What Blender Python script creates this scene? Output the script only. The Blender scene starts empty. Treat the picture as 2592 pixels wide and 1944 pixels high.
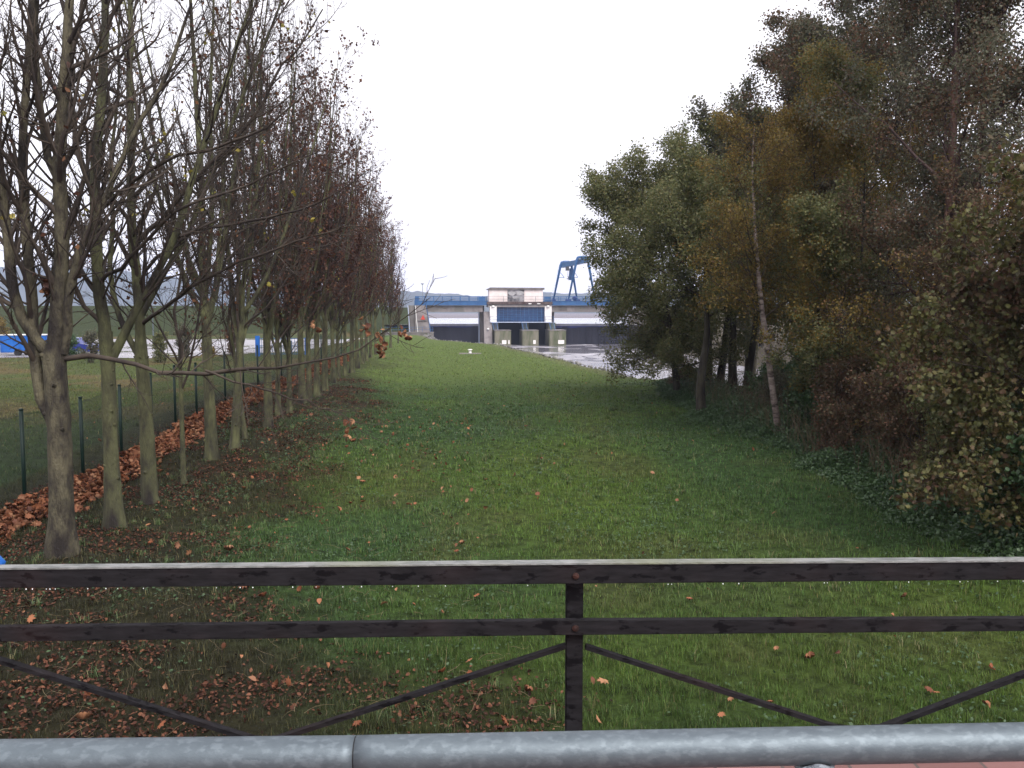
import bpy, math, random
import numpy as np
from mathutils import Vector, Matrix

# ---------------------------------------------------------------- camera, sky, sun, exposure
SC = bpy.context.scene
COL = SC.collection
R = math.radians
F = 2246.0                       # focal length in photo pixels (2592 wide)
CAM = np.array([0.0, 0.0, 3.6])
PITCH = math.atan((972 - 790) / F)
cd = bpy.data.cameras.new('camera')
cam = bpy.data.objects.new('camera', cd)
COL.objects.link(cam)
cam.location = CAM
cam.rotation_euler = (math.pi / 2 - PITCH, 0, 0)
cd.sensor_width = 36
cd.lens = F / 2592 * 36
cd.clip_start = 0.05
cd.clip_end = 6000
SC.camera = cam
SUN_EL, SUN_AZ = R(48), R(150)
W = bpy.data.worlds.new('World')
SC.world = W
W.use_nodes = True
nt = W.node_tree
sky = nt.nodes.new('ShaderNodeTexSky')
sky.sky_type = 'NISHITA'
sky.sun_disc = False
sky.sun_elevation = SUN_EL
sky.sun_rotation = SUN_AZ
sky.dust_density = 6
hs = nt.nodes.new('ShaderNodeHueSaturation')
hs.inputs['Saturation'].default_value = 0.12
cloud = nt.nodes.new('ShaderNodeMix')
cloud.data_type = 'RGBA'
cloud.inputs[0].default_value = 0.6
cloud.inputs[7].default_value = (8.75, 8.5, 9.05, 1)        # even overcast deck
nt.links.new(sky.outputs[0], hs.inputs['Color'])
nt.links.new(hs.outputs[0], cloud.inputs[6])
bg = nt.nodes['Background']
bg.inputs[1].default_value = 0.1
nt.links.new(cloud.outputs[2], bg.inputs[0])
sl = bpy.data.lights.new('sun', 'SUN')
sl.energy = 1.3
sl.angle = R(40)
sl.color = (1.0, 0.97, 0.93)
so = bpy.data.objects.new('sun', sl)
COL.objects.link(so)
so.rotation_euler = (math.pi / 2 - SUN_EL, 0, math.pi - SUN_AZ)
so['kind'] = 'helper'
SC.view_settings.view_transform = 'Standard'
SC.view_settings.look = 'None'
SC.view_settings.gamma = 1
SC.view_settings.exposure = 1.15
SC.cycles.volume_max_steps = 64
SC.cycles.max_bounces = 6
SC.cycles.diffuse_bounces = 3
SC.cycles.volume_bounces = 2
SC.cycles.transparent_max_bounces = 8

rng = np.random.default_rng(7)
random.seed(7)

# ---------------------------------------------------------------- helpers
def ray(px, py):
    x = (px - 1296) / F
    y = -(py - 972) / F
    c, s = math.cos(PITCH), math.sin(PITCH)
    return np.array([x, c + y * s, -s + y * c])

def P(px, py, Y):                       # the place seen at that pixel, at distance Y
    d = ray(px, py)
    return CAM + d * (Y / d[1])

def smooth(a, b, x):
    t = np.clip((x - a) / (b - a), 0, 1)
    return t * t * (3 - 2 * t)

def vnoise(x, y, seed=0):
    x = np.asarray(x, float); y = np.asarray(y, float)
    xi = np.floor(x).astype(np.int64); yi = np.floor(y).astype(np.int64)
    fx = x - xi; fy = y - yi
    fx = fx * fx * (3 - 2 * fx); fy = fy * fy * (3 - 2 * fy)
    def h(a, b):
        n = (a * 374761393 + b * 668265263 + seed * 974711) & 0xffffffff
        n = ((n ^ (n >> 13)) * 1274126177) & 0xffffffff
        return ((n ^ (n >> 16)) & 0xffff) / 65535.0
    return (h(xi, yi) * (1 - fx) + h(xi + 1, yi) * fx) * (1 - fy) + (h(xi, yi + 1) * (1 - fx) + h(xi + 1, yi + 1) * fx) * fy

def fbm(x, y, seed=0):
    return 0.5 * vnoise(x, y, seed) + 0.3 * vnoise(x * 2.1, y * 2.1, seed + 1) + 0.2 * vnoise(x * 4.3, y * 4.3, seed + 2)

def mesh_np(name, V, faces, mats, midx=None, smoothed=False, col=None):
    """faces: list of (n,k) int arrays; midx: list of ints, one per array"""
    V = np.asarray(V, dtype=np.float32)
    me = bpy.data.meshes.new(name)
    me.vertices.add(len(V))
    me.vertices.foreach_set('co', V.ravel())
    faces = [np.asarray(f, dtype=np.int32) for f in faces]
    loops = np.concatenate([f.ravel() for f in faces])
    tot = np.concatenate([np.full(len(f), f.shape[1], dtype=np.int32) for f in faces])
    st = np.concatenate([[0], np.cumsum(tot)[:-1]]).astype(np.int32)
    me.loops.add(len(loops))
    me.loops.foreach_set('vertex_index', loops)
    me.polygons.add(len(tot))
    me.polygons.foreach_set('loop_start', st)
    if midx is not None:
        mi = np.concatenate([np.full(len(f), m, dtype=np.int32) for f, m in zip(faces, midx)])
        me.polygons.foreach_set('material_index', mi)
    if smoothed:
        me.polygons.foreach_set('use_smooth', np.ones(len(tot), dtype=bool))
    for m in (mats if isinstance(mats, (list, tuple)) else [mats]):
        me.materials.append(m)
    if col is not None:
        a = me.color_attributes.new('Col', 'FLOAT_COLOR', 'POINT')
        c4 = np.ones((len(V), 4), dtype=np.float32)
        c4[:, :3] = col
        a.data.foreach_set('color', c4.ravel())
    me.update(calc_edges=True)
    return me

def link(name, me, parent=None, loc=None):
    o = bpy.data.objects.new(name, me)
    COL.objects.link(o)
    if parent is not None:
        o.parent = parent
    if loc is not None:
        o.location = loc
    return o

def empty(name, label, cat, loc=(0, 0, 0), rz=0, group=None):
    o = bpy.data.objects.new(name, None)
    COL.objects.link(o)
    o.location = loc
    o.rotation_euler = (0, 0, rz)
    o.empty_display_size = 0.2
    o['label'] = label; o['category'] = cat
    if group: o['group'] = group
    return o

def tag(o, label=None, cat=None, group=None, kind=None):
    if label: o['label'] = label
    if cat: o['category'] = cat
    if group: o['group'] = group
    if kind: o['kind'] = kind
    return o

class MB:
    """collects shapes and links them as one mesh object"""
    def __init__(s): s.v = []; s.f = []; s.n = 0; s.m = []
    def add(s, V, Fs, m=0):
        V = np.asarray(V, float)
        s.v.append(V)
        for f in Fs: s.f.append([i + s.n for i in f]); s.m.append(m)
        s.n += len(V); return s
    def box(s, x0, x1, y0, y1, z0, z1, m=0, M=None, bev=0):
        if bev:
            return s.bbox(x0, x1, y0, y1, z0, z1, m, M, bev)
        V = [(x, y, z) for x in (x0, x1) for y in (y0, y1) for z in (z0, z1)]
        if M is not None: V = [tuple(M @ Vector(v)) for v in V]
        return s.add(V, [(0, 1, 3, 2), (4, 6, 7, 5), (0, 4, 5, 1), (2, 3, 7, 6), (0, 2, 6, 4), (1, 5, 7, 3)], m)
    def bbox(s, x0, x1, y0, y1, z0, z1, m, M, b):
        import bmesh
        bm = bmesh.new()
        bmesh.ops.create_cube(bm, size=1)
        for v in bm.verts:
            v.co = Vector(((x0 + x1) / 2 + v.co.x * (x1 - x0), (y0 + y1) / 2 + v.co.y * (y1 - y0), (z0 + z1) / 2 + v.co.z * (z1 - z0)))
        bmesh.ops.bevel(bm, geom=bm.edges[:], offset=b, segments=2, affect='EDGES')
        bm.verts.index_update()
        V = [(M @ v.co if M is not None else v.co)[:] for v in bm.verts]
        s.add(V, [[v.index for v in f.verts] for f in bm.faces], m)
        bm.free(); return s
    def prism(s, poly, y0, y1, m=0):            # polygon in x,z pushed through y
        n = len(poly)
        V = [(x, y0, z) for x, z in poly] + [(x, y1, z) for x, z in poly]
        Fs = [list(range(n))[::-1], list(range(n, 2 * n))] + [(i, (i + 1) % n, n + (i + 1) % n, n + i) for i in range(n)]
        return s.add(V, Fs, m)
    def tube(s, pts, r, sides=8, m=0, cap=True):
        pts = np.asarray(pts, float)
        k = len(pts); rr = np.full(k, r) if np.isscalar(r) else np.asarray(r, float)
        t = np.gradient(pts, axis=0) if k > 2 else np.repeat((pts[-1] - pts[0])[None], k, 0)
        t /= np.linalg.norm(t, axis=1)[:, None] + 1e-9
        ref = np.array([0, 0, 1.0]) if abs(t[:, 2].mean()) < 0.8 else np.array([1.0, 0, 0])
        u = np.cross(t, ref); u /= np.linalg.norm(u, axis=1)[:, None] + 1e-9
        w = np.cross(t, u)
        a = np.arange(sides) / sides * 2 * np.pi
        V = (pts[:, None] + rr[:, None, None] * (np.cos(a)[None, :, None] * u[:, None] + np.sin(a)[None, :, None] * w[:, None])).reshape(-1, 3)
        Fs = [(i * sides + j, i * sides + (j + 1) % sides, (i + 1) * sides + (j + 1) % sides, (i + 1) * sides + j) for i in range(k - 1) for j in range(sides)]
        if cap: Fs += [list(range(sides))[::-1], list(range((k - 1) * sides, k * sides))]
        return s.add(V, Fs, m)
    def bar(s, a, b, w, h, m=0):                # rectangular bar between two points, w across, h along z-ish
        a = Vector(a); b = Vector(b); t = (b - a); L = t.length; t.normalize()
        up = Vector((0, 0, 1)) if abs(t.z) < 0.95 else Vector((0, 1, 0))
        sd = t.cross(up).normalized(); up = sd.cross(t)
        V = []
        for q in (a, b):
            for i, j in ((-1, -1), (1, -1), (1, 1), (-1, 1)):
                V.append((q + sd * (i * w / 2) + up * (j * h / 2))[:])
        return s.add(V, [(3, 2, 1, 0), (4, 5, 6, 7), (0, 1, 5, 4), (1, 2, 6, 5), (2, 3, 7, 6), (3, 0, 4, 7)], m)
    def ball(s, c, r, m=0, sz=1.0):
        V = []; Fs = []; nu, nv = 8, 6
        for i in range(nv + 1):
            a = math.pi * i / nv
            for j in range(nu):
                b = 2 * math.pi * j / nu
                V.append((c[0] + r * math.sin(a) * math.cos(b), c[1] + r * math.sin(a) * math.sin(b), c[2] + r * sz * math.cos(a)))
        for i in range(nv):
            for j in range(nu):
                Fs.append((i * nu + j, i * nu + (j + 1) % nu, (i + 1) * nu + (j + 1) % nu, (i + 1) * nu + j))
        return s.add(V, Fs, m)
    def build(s, name, mats, parent=None, smoothed=False, loc=None):
        me = bpy.data.meshes.new(name)
        me.from_pydata(np.concatenate(s.v).tolist(), [], s.f)
        for m in (mats if isinstance(mats, (list, tuple)) else [mats]): me.materials.append(m)
        me.polygons.foreach_set('material_index', s.m)
        if smoothed: me.polygons.foreach_set('use_smooth', [True] * len(me.polygons))
        me.update()
        return link(name, me, parent, loc)

# ---------------------------------------------------------------- materials
def mat(name, c1, c2=None, scale=5.0, rough=0.8, bump=0.0, bscale=None, metal=0.0, stops=None, stretch=None, detail=6, c3=None, s3=1.0, spec=0.3, island=None, attr=False, translucent=0.0):
    m = bpy.data.materials.new(name); m.use_nodes = True
    n = m.node_tree.nodes; l = m.node_tree.links
    b = n['Principled BSDF']
    b.inputs['Roughness'].default_value = rough
    b.inputs['Metallic'].default_value = metal
    b.inputs['Specular IOR Level'].default_value = spec
    tc = n.new('ShaderNodeTexCoord'); mp = n.new('ShaderNodeMapping')
    l.new(tc.outputs['Object'], mp.inputs[0])
    if stretch: mp.inputs['Scale'].default_value = stretch
    out = None
    if island:
        g = n.new('ShaderNodeNewGeometry'); r = n.new('ShaderNodeValToRGB')
        r.color_ramp.elements[0].color = (*island[0], 1); r.color_ramp.elements[1].color = (*island[-1], 1)
        for i, c in enumerate(island[1:-1]):
            e = r.color_ramp.elements.new((i + 1) / (len(island) - 1)); e.color = (*c, 1)
        l.new(g.outputs['Random Per Island'], r.inputs[0]); out = r.outputs[0]
    elif attr:
        a = n.new('ShaderNodeAttribute'); a.attribute_name = 'Col'; out = a.outputs['Color']
    elif c2 is not None:
        t = n.new('ShaderNodeTexNoise'); t.inputs['Scale'].default_value = scale; t.inputs['Detail'].default_value = detail
        t.inputs['Roughness'].default_value = 0.65
        l.new(mp.outputs[0], t.inputs['Vector'])
        r = n.new('ShaderNodeValToRGB'); a, z = stops or (0.38, 0.62)
        r.color_ramp.elements[0].position = a; r.color_ramp.elements[1].position = z
        r.color_ramp.elements[0].color = (*c1, 1); r.color_ramp.elements[1].color = (*c2, 1)
        l.new(t.outputs[0], r.inputs[0]); out = r.outputs[0]
    else:
        b.inputs['Base Color'].default_value = (*c1, 1)
    if c3 is not None:
        t3 = n.new('ShaderNodeTexNoise'); t3.inputs['Scale'].default_value = s3; t3.inputs['Detail'].default_value = 5
        l.new(mp.outputs[0], t3.inputs['Vector'])
        r3 = n.new('ShaderNodeValToRGB'); r3.color_ramp.elements[0].position = 0.5; r3.color_ramp.elements[1].position = 0.62
        l.new(t3.outputs[0], r3.inputs[0])
        mx = n.new('ShaderNodeMix'); mx.data_type = 'RGBA'
        l.new(r3.outputs[0], mx.inputs[0]); l.new(out, mx.inputs[6]); mx.inputs[7].default_value = (*c3, 1)
        out = mx.outputs[2]
    if out is not None: l.new(out, b.inputs['Base Color'])
    if bump:
        tb = n.new('ShaderNodeTexNoise'); tb.inputs['Scale'].default_value = bscale or scale * 3; tb.inputs['Detail'].default_value = 5
        l.new(mp.outputs[0], tb.inputs['Vector'])
        bp = n.new('ShaderNodeBump'); bp.inputs['Strength'].default_value = bump; bp.inputs['Distance'].default_value = 0.03
        l.new(tb.outputs[0], bp.inputs['Height']); l.new(bp.outputs[0], b.inputs['Normal'])
    if translucent:
        tr = n.new('ShaderNodeBsdfTranslucent'); ms = n.new('ShaderNodeMixShader'); ms.inputs[0].default_value = translucent
        if out is not None: l.new(out, tr.inputs[0])
        l.new(b.outputs[0], ms.inputs[1]); l.new(tr.outputs[0], ms.inputs[2]); l.new(ms.outputs[0], n['Material Output'].inputs[0])
    return m

M = {}
M['bark_maple'] = mat('bark_maple', (0.036, 0.032, 0.023), (0.115, 0.118, 0.055), 5, 0.9, 1.0, 45, stretch=(1, 1, .35), c3=(0.022, 0.018, 0.016), s3=1.7, stops=(.35, .65))
M['bark_near'] = mat('bark_near', (0.026, 0.021, 0.017), (0.105, 0.092, 0.058), 6, 0.9, 1.0, 50, stretch=(1, 1, .4), c3=(0.018, 0.014, 0.013), s3=2.6)
M['bark_dark'] = mat('bark_dark', (0.020, 0.016, 0.014), (0.058, 0.052, 0.036), 5, 0.9, 0.7, 20, stretch=(1, 1, .3))
M['bark_red'] = mat('bark_red', (0.030, 0.018, 0.015), (0.085, 0.045, 0.035), 5, 0.9, 0.7, 20, stretch=(1, 1, .3))
M['bark_birch'] = mat('bark_birch', (0.30, 0.25, 0.225), (0.15, 0.11, 0.10), 4, 0.7, 0.5, 20, stretch=(1, 1, 2.5), c3=(0.05, 0.035, 0.03), s3=3.5)
M['twig'] = mat('twig', (0.026, 0.019, 0.017), (0.060, 0.045, 0.034), 2, 0.8)
M['twig_red'] = mat('twig_red', (0.032, 0.019, 0.019), (0.070, 0.042, 0.038), 1, 0.8)
M['dead_leaf'] = mat('dead_leaf', (0, 0, 0), island=[(0.045, 0.018, 0.012), (0.09, 0.035, 0.02), (0.06, 0.03, 0.025), (0.16, 0.07, 0.03)], rough=0.7, translucent=0.2)
M['yellow_leaf'] = mat('yellow_leaf', (0, 0, 0), island=[(0.22, 0.20, 0.03), (0.30, 0.24, 0.05), (0.12, 0.13, 0.03)], rough=0.6, translucent=0.3)
M['leaf_olive'] = mat('leaf_olive', (0, 0, 0), island=[(0.075, 0.088, 0.034), (0.115, 0.128, 0.050), (0.165, 0.170, 0.078), (0.17, 0.14, 0.055)], rough=0.6, spec=0.3, translucent=0.42)

M['leaf_grey'] = mat('leaf_grey', (0, 0, 0), island=[(0.062, 0.066, 0.042), (0.095, 0.098, 0.062), (0.13, 0.125, 0.085), (0.105, 0.075, 0.050)], rough=0.7, translucent=0.42)
M['leaf_orange'] = mat('leaf_orange', (0, 0, 0), island=[(0.10, 0.075, 0.022), (0.19, 0.125, 0.032), (0.12, 0.110, 0.034), (0.24, 0.165, 0.038), (0.14, 0.070, 0.028)], rough=0.6, translucent=0.42)
M['leaf_brown'] = mat('leaf_brown', (0, 0, 0), island=[(0.10, 0.052, 0.036), (0.075, 0.070, 0.038), (0.15, 0.075, 0.048), (0.085, 0.085, 0.045)], rough=0.7, translucent=0.42)
M['leaf_maple'] = mat('leaf_maple', (0, 0, 0), island=[(0.068, 0.074, 0.026), (0.100, 0.104, 0.036), (0.145, 0.130, 0.045), (0.060, 0.066, 0.026), (0.130, 0.075, 0.040), (0.115, 0.110, 0.042)], rough=0.5, translucent=0.25)
M['leaf_bramble'] = mat('leaf_bramble', (0, 0, 0), island=[(0.026, 0.052, 0.020), (0.045, 0.085, 0.030), (0.065, 0.115, 0.045), (0.04, 0.07, 0.03)], rough=0.45, spec=0.4, translucent=0.2)
M['leaf_clover'] = mat('leaf_clover', (0, 0, 0), island=[(0.026, 0.052, 0.020), (0.045, 0.080, 0.034), (0.060, 0.100, 0.045)], rough=0.5, translucent=0.2)
M['fallen'] = mat('fallen', (0, 0, 0), island=[(0.17, 0.065, 0.035), (0.28, 0.12, 0.065), (0.12, 0.05, 0.032), (0.34, 0.18, 0.10), (0.22, 0.075, 0.035), (0.08, 0.035, 0.025)], rough=0.75, spec=0.15)
M['litter'] = mat('litter', (0, 0, 0), island=[(0.016, 0.009, 0.007), (0.034, 0.017, 0.012), (0.085, 0.034, 0.022), (0.022, 0.012, 0.010), (0.16, 0.07, 0.042), (0.055, 0.022, 0.014)], rough=0.8, spec=0.1)
M['grass'] = mat('grass', (0, 0, 0), attr=True, rough=0.6, spec=0.25, translucent=0.25)
M['concrete'] = mat('concrete', (0.15, 0.13, 0.13), (0.24, 0.215, 0.21), 0.6, 0.9, 0.2, 6, c3=(0.15, 0.14, 0.13), s3=0.25)
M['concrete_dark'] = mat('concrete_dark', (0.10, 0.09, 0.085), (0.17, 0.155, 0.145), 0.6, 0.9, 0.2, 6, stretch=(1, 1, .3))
M['concrete_mossy'] = mat('concrete_mossy', (0.075, 0.085, 0.045), (0.17, 0.155, 0.12), 0.8, 0.9, 0.3, 6, stretch=(1, 1, .25))
M['render_pink'] = mat('render_pink', (0.62, 0.52, 0.50), (0.72, 0.63, 0.61), 0.8, 0.85, 0, stretch=(1, 1, .6))
M['render_white'] = mat('render_white', (0.60, 0.56, 0.55), (0.74, 0.71, 0.70), 1.0, 0.85)
M['roof_brown'] = mat('roof_brown', (0.10, 0.085, 0.08), (0.17, 0.15, 0.145), 1.5, 0.8)
M['rust_band'] = mat('rust_band', (0.04, 0.022, 0.020), (0.10, 0.075, 0.07), 1.2, 0.9, stretch=(1, 1, .3))
M['steel_blue'] = mat('steel_blue', (0.012, 0.062, 0.175), (0.022, 0.095, 0.235), 0.8, 0.45, spec=0.5)
M['panel_blue'] = mat('panel_blue', (0.003, 0.020, 0.068), (0.007, 0.034, 0.105), 0.7, 0.4, stretch=(1, 1, .3), spec=0.5)
M['steel_pale'] = mat('steel_pale', (0.40, 0.45, 0.58), None, rough=0.5)
M['gate_dark'] = mat('gate_dark', (0.010, 0.010, 0.020), (0.022, 0.022, 0.036), 0.5, 0.6, stretch=(1, 1, .2))
M['gate_blue'] = mat('gate_blue', (0.012, 0.016, 0.09), (0.02, 0.03, 0.15), 1, 0.5)
M['gate_lip'] = mat('gate_lip', (0.20, 0.20, 0.25), (0.32, 0.32, 0.38), 0.5, 0.5, stretch=(1, 1, .5))
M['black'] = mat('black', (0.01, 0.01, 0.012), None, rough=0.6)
M['red_paint'] = mat('red_paint', (0.45, 0.05, 0.03), None, rough=0.5)
M['white_paint'] = mat('white_paint', (0.66, 0.65, 0.63), (0.75, 0.74, 0.72), 3, 0.6)
M['galv'] = mat('galv', (0.088, 0.108, 0.124), (0.108, 0.131, 0.148), 16, 0.5, 0.06, 120, metal=0.5, c3=(0.130, 0.156, 0.175), s3=34, spec=0.5, stretch=(1, 1.6, 1.6))
M['galv_dark'] = mat('galv_dark', (0.10, 0.11, 0.13), (0.25, 0.27, 0.30), 20, 0.6, 0.5, 60, metal=0.3)
M['rust'] = mat('rust', (0.02, 0.009, 0.008), (0.05, 0.018, 0.013), 40, 0.9, 0.6, 90)
M['fence_green'] = mat('fence_green', (0.003, 0.013, 0.010), (0.006, 0.022, 0.016), 6, 0.5)
M['blue_plastic'] = mat('blue_plastic', (0.008, 0.075, 0.30), (0.012, 0.11, 0.40), 1.5, 0.5)
M['blue_car'] = mat('blue_car', (0.012, 0.022, 0.16), None, rough=0.2, spec=0.6)
M['glass_dark'] = mat('glass_dark', (0.02, 0.025, 0.035), None, rough=0.05, spec=0.8)
M['tyre'] = mat('tyre', (0.015, 0.015, 0.016), None, rough=0.9)
M['stone'] = mat('stone', (0.11, 0.105, 0.10), (0.27, 0.26, 0.25), 1.6, 0.9, 0.3, 8)
M['mural'] = mat('mural', (0.06, 0.055, 0.06), (0.30, 0.28, 0.29), 0.35, 0.9, stops=(0.45, 0.6), detail=3, stretch=(1, 1, 1.2))

# peeling dark paint on the bridge railing
def mat_rail():
    m = bpy.data.materials.new('rail_paint'); m.use_nodes = True
    n = m.node_tree.nodes; l = m.node_tree.links; b = n['Principled BSDF']
    tc = n.new('ShaderNodeTexCoord'); mp = n.new('ShaderNodeMapping'); mp.inputs['Scale'].default_value = (0.16, 1, 1)
    l.new(tc.outputs['Object'], mp.inputs[0])
    t = n.new('ShaderNodeTexNoise'); t.inputs['Scale'].default_value = 60; t.inputs['Detail'].default_value = 8; t.inputs['Roughness'].default_value = .7
    l.new(mp.outputs[0], t.inputs['Vector'])
    r = n.new('ShaderNodeValToRGB')
    r.color_ramp.elements[0].position = .3; r.color_ramp.elements[0].color = (0.006, 0.0055, 0.006, 1)
    r.color_ramp.elements[1].position = .72; r.color_ramp.elements[1].color = (0.020, 0.0185, 0.021, 1)
    l.new(t.outputs[0], r.inputs[0])
    mp2 = n.new('ShaderNodeMapping'); mp2.inputs['Scale'].default_value = (0.4, 1, 1); l.new(tc.outputs['Object'], mp2.inputs[0])
    t2 = n.new('ShaderNodeTexNoise'); t2.inputs['Scale'].default_value = 26; t2.inputs['Detail'].default_value = 9; t2.inputs['Roughness'].default_value = .65
    l.new(mp2.outputs[0], t2.inputs['Vector'])
    r2 = n.new('ShaderNodeValToRGB'); r2.color_ramp.elements[0].position = .555; r2.color_ramp.elements[1].position = .575
    l.new(t2.outputs[0], r2.inputs[0])
    mx = n.new('ShaderNodeMix'); mx.data_type = 'RGBA'; l.new(r2.outputs[0], mx.inputs[0]); l.new(r.outputs[0], mx.inputs[6])
    mx.inputs[7].default_value = (0.004, 0.0035, 0.0045, 1)
    # faint red brown showing through in places
    t3 = n.new('ShaderNodeTexNoise'); t3.inputs['Scale'].default_value = 3; l.new(tc.outputs['Object'], t3.inputs['Vector'])
    r3 = n.new('ShaderNodeValToRGB'); r3.color_ramp.elements[0].position = .5; r3.color_ramp.elements[1].position = .75
    l.new(t3.outputs[0], r3.inputs[0])
    mx3 = n.new('ShaderNodeMix'); mx3.data_type = 'RGBA'; mx3.blend_type = 'ADD'; l.new(r3.outputs[0], mx3.inputs[0])
    l.new(mx.outputs[2], mx3.inputs[6]); mx3.inputs[7].default_value = (0.006, 0.002, 0.0015, 1)
    l.new(mx3.outputs[2], b.inputs['Base Color'])
    b.inputs['Roughness'].default_value = .75; b.inputs['Specular IOR Level'].default_value = .08
    bp = n.new('ShaderNodeBump'); bp.inputs['Strength'].default_value = .5; bp.inputs['Distance'].default_value = .004
    l.new(mx.outputs[2], bp.inputs['Height']); l.new(bp.outputs[0], b.inputs['Normal'])
    return m
M['rail'] = mat_rail()
M['rail_top_skylit'] = mat('rail_top_skylit', (0.10, 0.105, 0.10), (0.21, 0.21, 0.205), 25, 0.5, 0.3, 90, c3=(0.13, 0.14, 0.075), s3=1.3, spec=0.5, stretch=(.5, 1, 1))  # pale grey paints sky reflection on the rail top, green patches are moss

def mat_brick():
    m = bpy.data.materials.new('brick_paving'); m.use_nodes = True
    n = m.node_tree.nodes; l = m.node_tree.links; b = n['Principled BSDF']
    tc = n.new('ShaderNodeTexCoord'); br = n.new('ShaderNodeTexBrick')
    l.new(tc.outputs['Object'], br.inputs['Vector'])
    br.inputs['Scale'].default_value = 1; br.inputs['Brick Width'].default_value = .24; br.inputs['Row Height'].default_value = .12
    br.inputs['Mortar Size'].default_value = .006
    br.inputs['Color1'].default_value = (.13, .055, .05, 1); br.inputs['Color2'].default_value = (.18, .085, .078, 1); br.inputs['Mortar'].default_value = (.07, .05, .045, 1)
    l.new(br.outputs[0], b.inputs['Base Color']); b.inputs['Roughness'].default_value = .6
    bp = n.new('ShaderNodeBump'); bp.inputs['Strength'].default_value = .4; bp.inputs['Distance'].default_value = .004
    l.new(br.outputs['Fac'], bp.inputs['Height']); bp.invert = True; l.new(bp.outputs[0], b.inputs['Normal'])
    return m
M['brick_paving'] = mat_brick()

def mat_water(name, base, scale, strength, foam=False, stretch=(1, 1, 1)):
    m = bpy.data.materials.new(name); m.use_nodes = True
    n = m.node_tree.nodes; l = m.node_tree.links; b = n['Principled BSDF']
    b.inputs['Base Color'].default_value = (*base, 1); b.inputs['Roughness'].default_value = .12
    b.inputs['Specular IOR Level'].default_value = .6
    tc = n.new('ShaderNodeTexCoord'); mp = n.new('ShaderNodeMapping'); mp.inputs['Scale'].default_value = stretch
    l.new(tc.outputs['Object'], mp.inputs[0])
    t = n.new('ShaderNodeTexNoise'); t.inputs['Scale'].default_value = scale; t.inputs['Detail'].default_value = 6
    l.new(mp.outputs[0], t.inputs['Vector'])
    bp = n.new('ShaderNodeBump'); bp.inputs['Strength'].default_value = strength; bp.inputs['Distance'].default_value = .15
    l.new(t.outputs[0], bp.inputs['Height']); l.new(bp.outputs[0], b.inputs['Normal'])
    if foam:
        t2 = n.new('ShaderNodeTexNoise'); t2.inputs['Scale'].default_value = .16; t2.inputs['Detail'].default_value = 9; t2.inputs['Distortion'].default_value = 1.2
        l.new(mp.outputs[0], t2.inputs['Vector'])
        r = n.new('ShaderNodeValToRGB'); r.color_ramp.elements[0].position = .56; r.color_ramp.elements[1].position = .74
        r.color_ramp.elements[0].color = (*base, 1); r.color_ramp.elements[1].color = (.45, .43, .47, 1)
        l.new(t2.outputs[0], r.inputs[0]); l.new(r.outputs[0], b.inputs['Base Color'])
        r2 = n.new('ShaderNodeValToRGB'); r2.color_ramp.elements[0].position = .52; r2.color_ramp.elements[1].position = .66
        r2.color_ramp.elements[0].color = (.1, .1, .1, 1); r2.color_ramp.elements[1].color = (.8, .8, .8, 1)
        l.new(t2.outputs[0], r2.inputs[0]); l.new(r2.outputs[0], b.inputs['Roughness'])
    return m
M['river'] = mat_water('river', (0.16, 0.15, 0.17), 1.2, 0.16, True, (1, .5, 1))
M['reservoir'] = mat_water('reservoir', (0.55, 0.55, 0.58), 2.0, 0.02)  # pale base colour stands in for the reflected sky

def mat_ground():
    m = bpy.data.materials.new('ground'); m.use_nodes = True
    n = m.node_tree.nodes; l = m.node_tree.links; b = n['Principled BSDF']
    a = n.new('ShaderNodeAttribute'); a.attribute_name = 'Col'
    tc = n.new('ShaderNodeTexCoord')
    t = n.new('ShaderNodeTexNoise'); t.inputs['Scale'].default_value = 4.5; t.inputs['Detail'].default_value = 9; t.inputs['Roughness'].default_value = .75
    l.new(tc.outputs['Object'], t.inputs['Vector'])
    r = n.new('ShaderNodeValToRGB'); r.color_ramp.elements[0].position = .34; r.color_ramp.elements[1].position = .68
    r.color_ramp.elements[0].color = (.22, .20, .20, 1); r.color_ramp.elements[1].color = (1.35, 1.35, 1.35, 1)
    l.new(t.outputs[0], r.inputs[0])
    mx = n.new('ShaderNodeMix'); mx.data_type = 'RGBA'; mx.blend_type = 'MULTIPLY'; mx.inputs[0].default_value = 1; mx.clamp_result = False
    l.new(a.outputs['Color'], mx.inputs[6]); l.new(r.outputs[0], mx.inputs[7])
    l.new(mx.outputs[2], b.inputs['Base Color'])
    b.inputs['Roughness'].default_value = .95; b.inputs['Specular IOR Level'].default_value = .1
    t2 = n.new('ShaderNodeTexNoise'); t2.inputs['Scale'].default_value = 16; t2.inputs['Detail'].default_value = 6
    l.new(tc.outputs['Object'], t2.inputs['Vector'])
    bp = n.new('ShaderNodeBump'); bp.inputs['Strength'].default_value = .8; bp.inputs['Distance'].default_value = .05
    l.new(t2.outputs[0], bp.inputs['Height']); l.new(bp.outputs[0], b.inputs['Normal'])
    return m
M['ground'] = mat_ground()
M['asphalt'] = mat('asphalt', (0.15, 0.14, 0.16), (0.30, 0.285, 0.31), 0.12, 0.4, 0.1, 10, spec=0.4, stretch=(.5, 1, 1))
M['hills'] = mat('hills', (0.030, 0.042, 0.036), (0.060, 0.072, 0.060), 0.02, 1.0)

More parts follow.
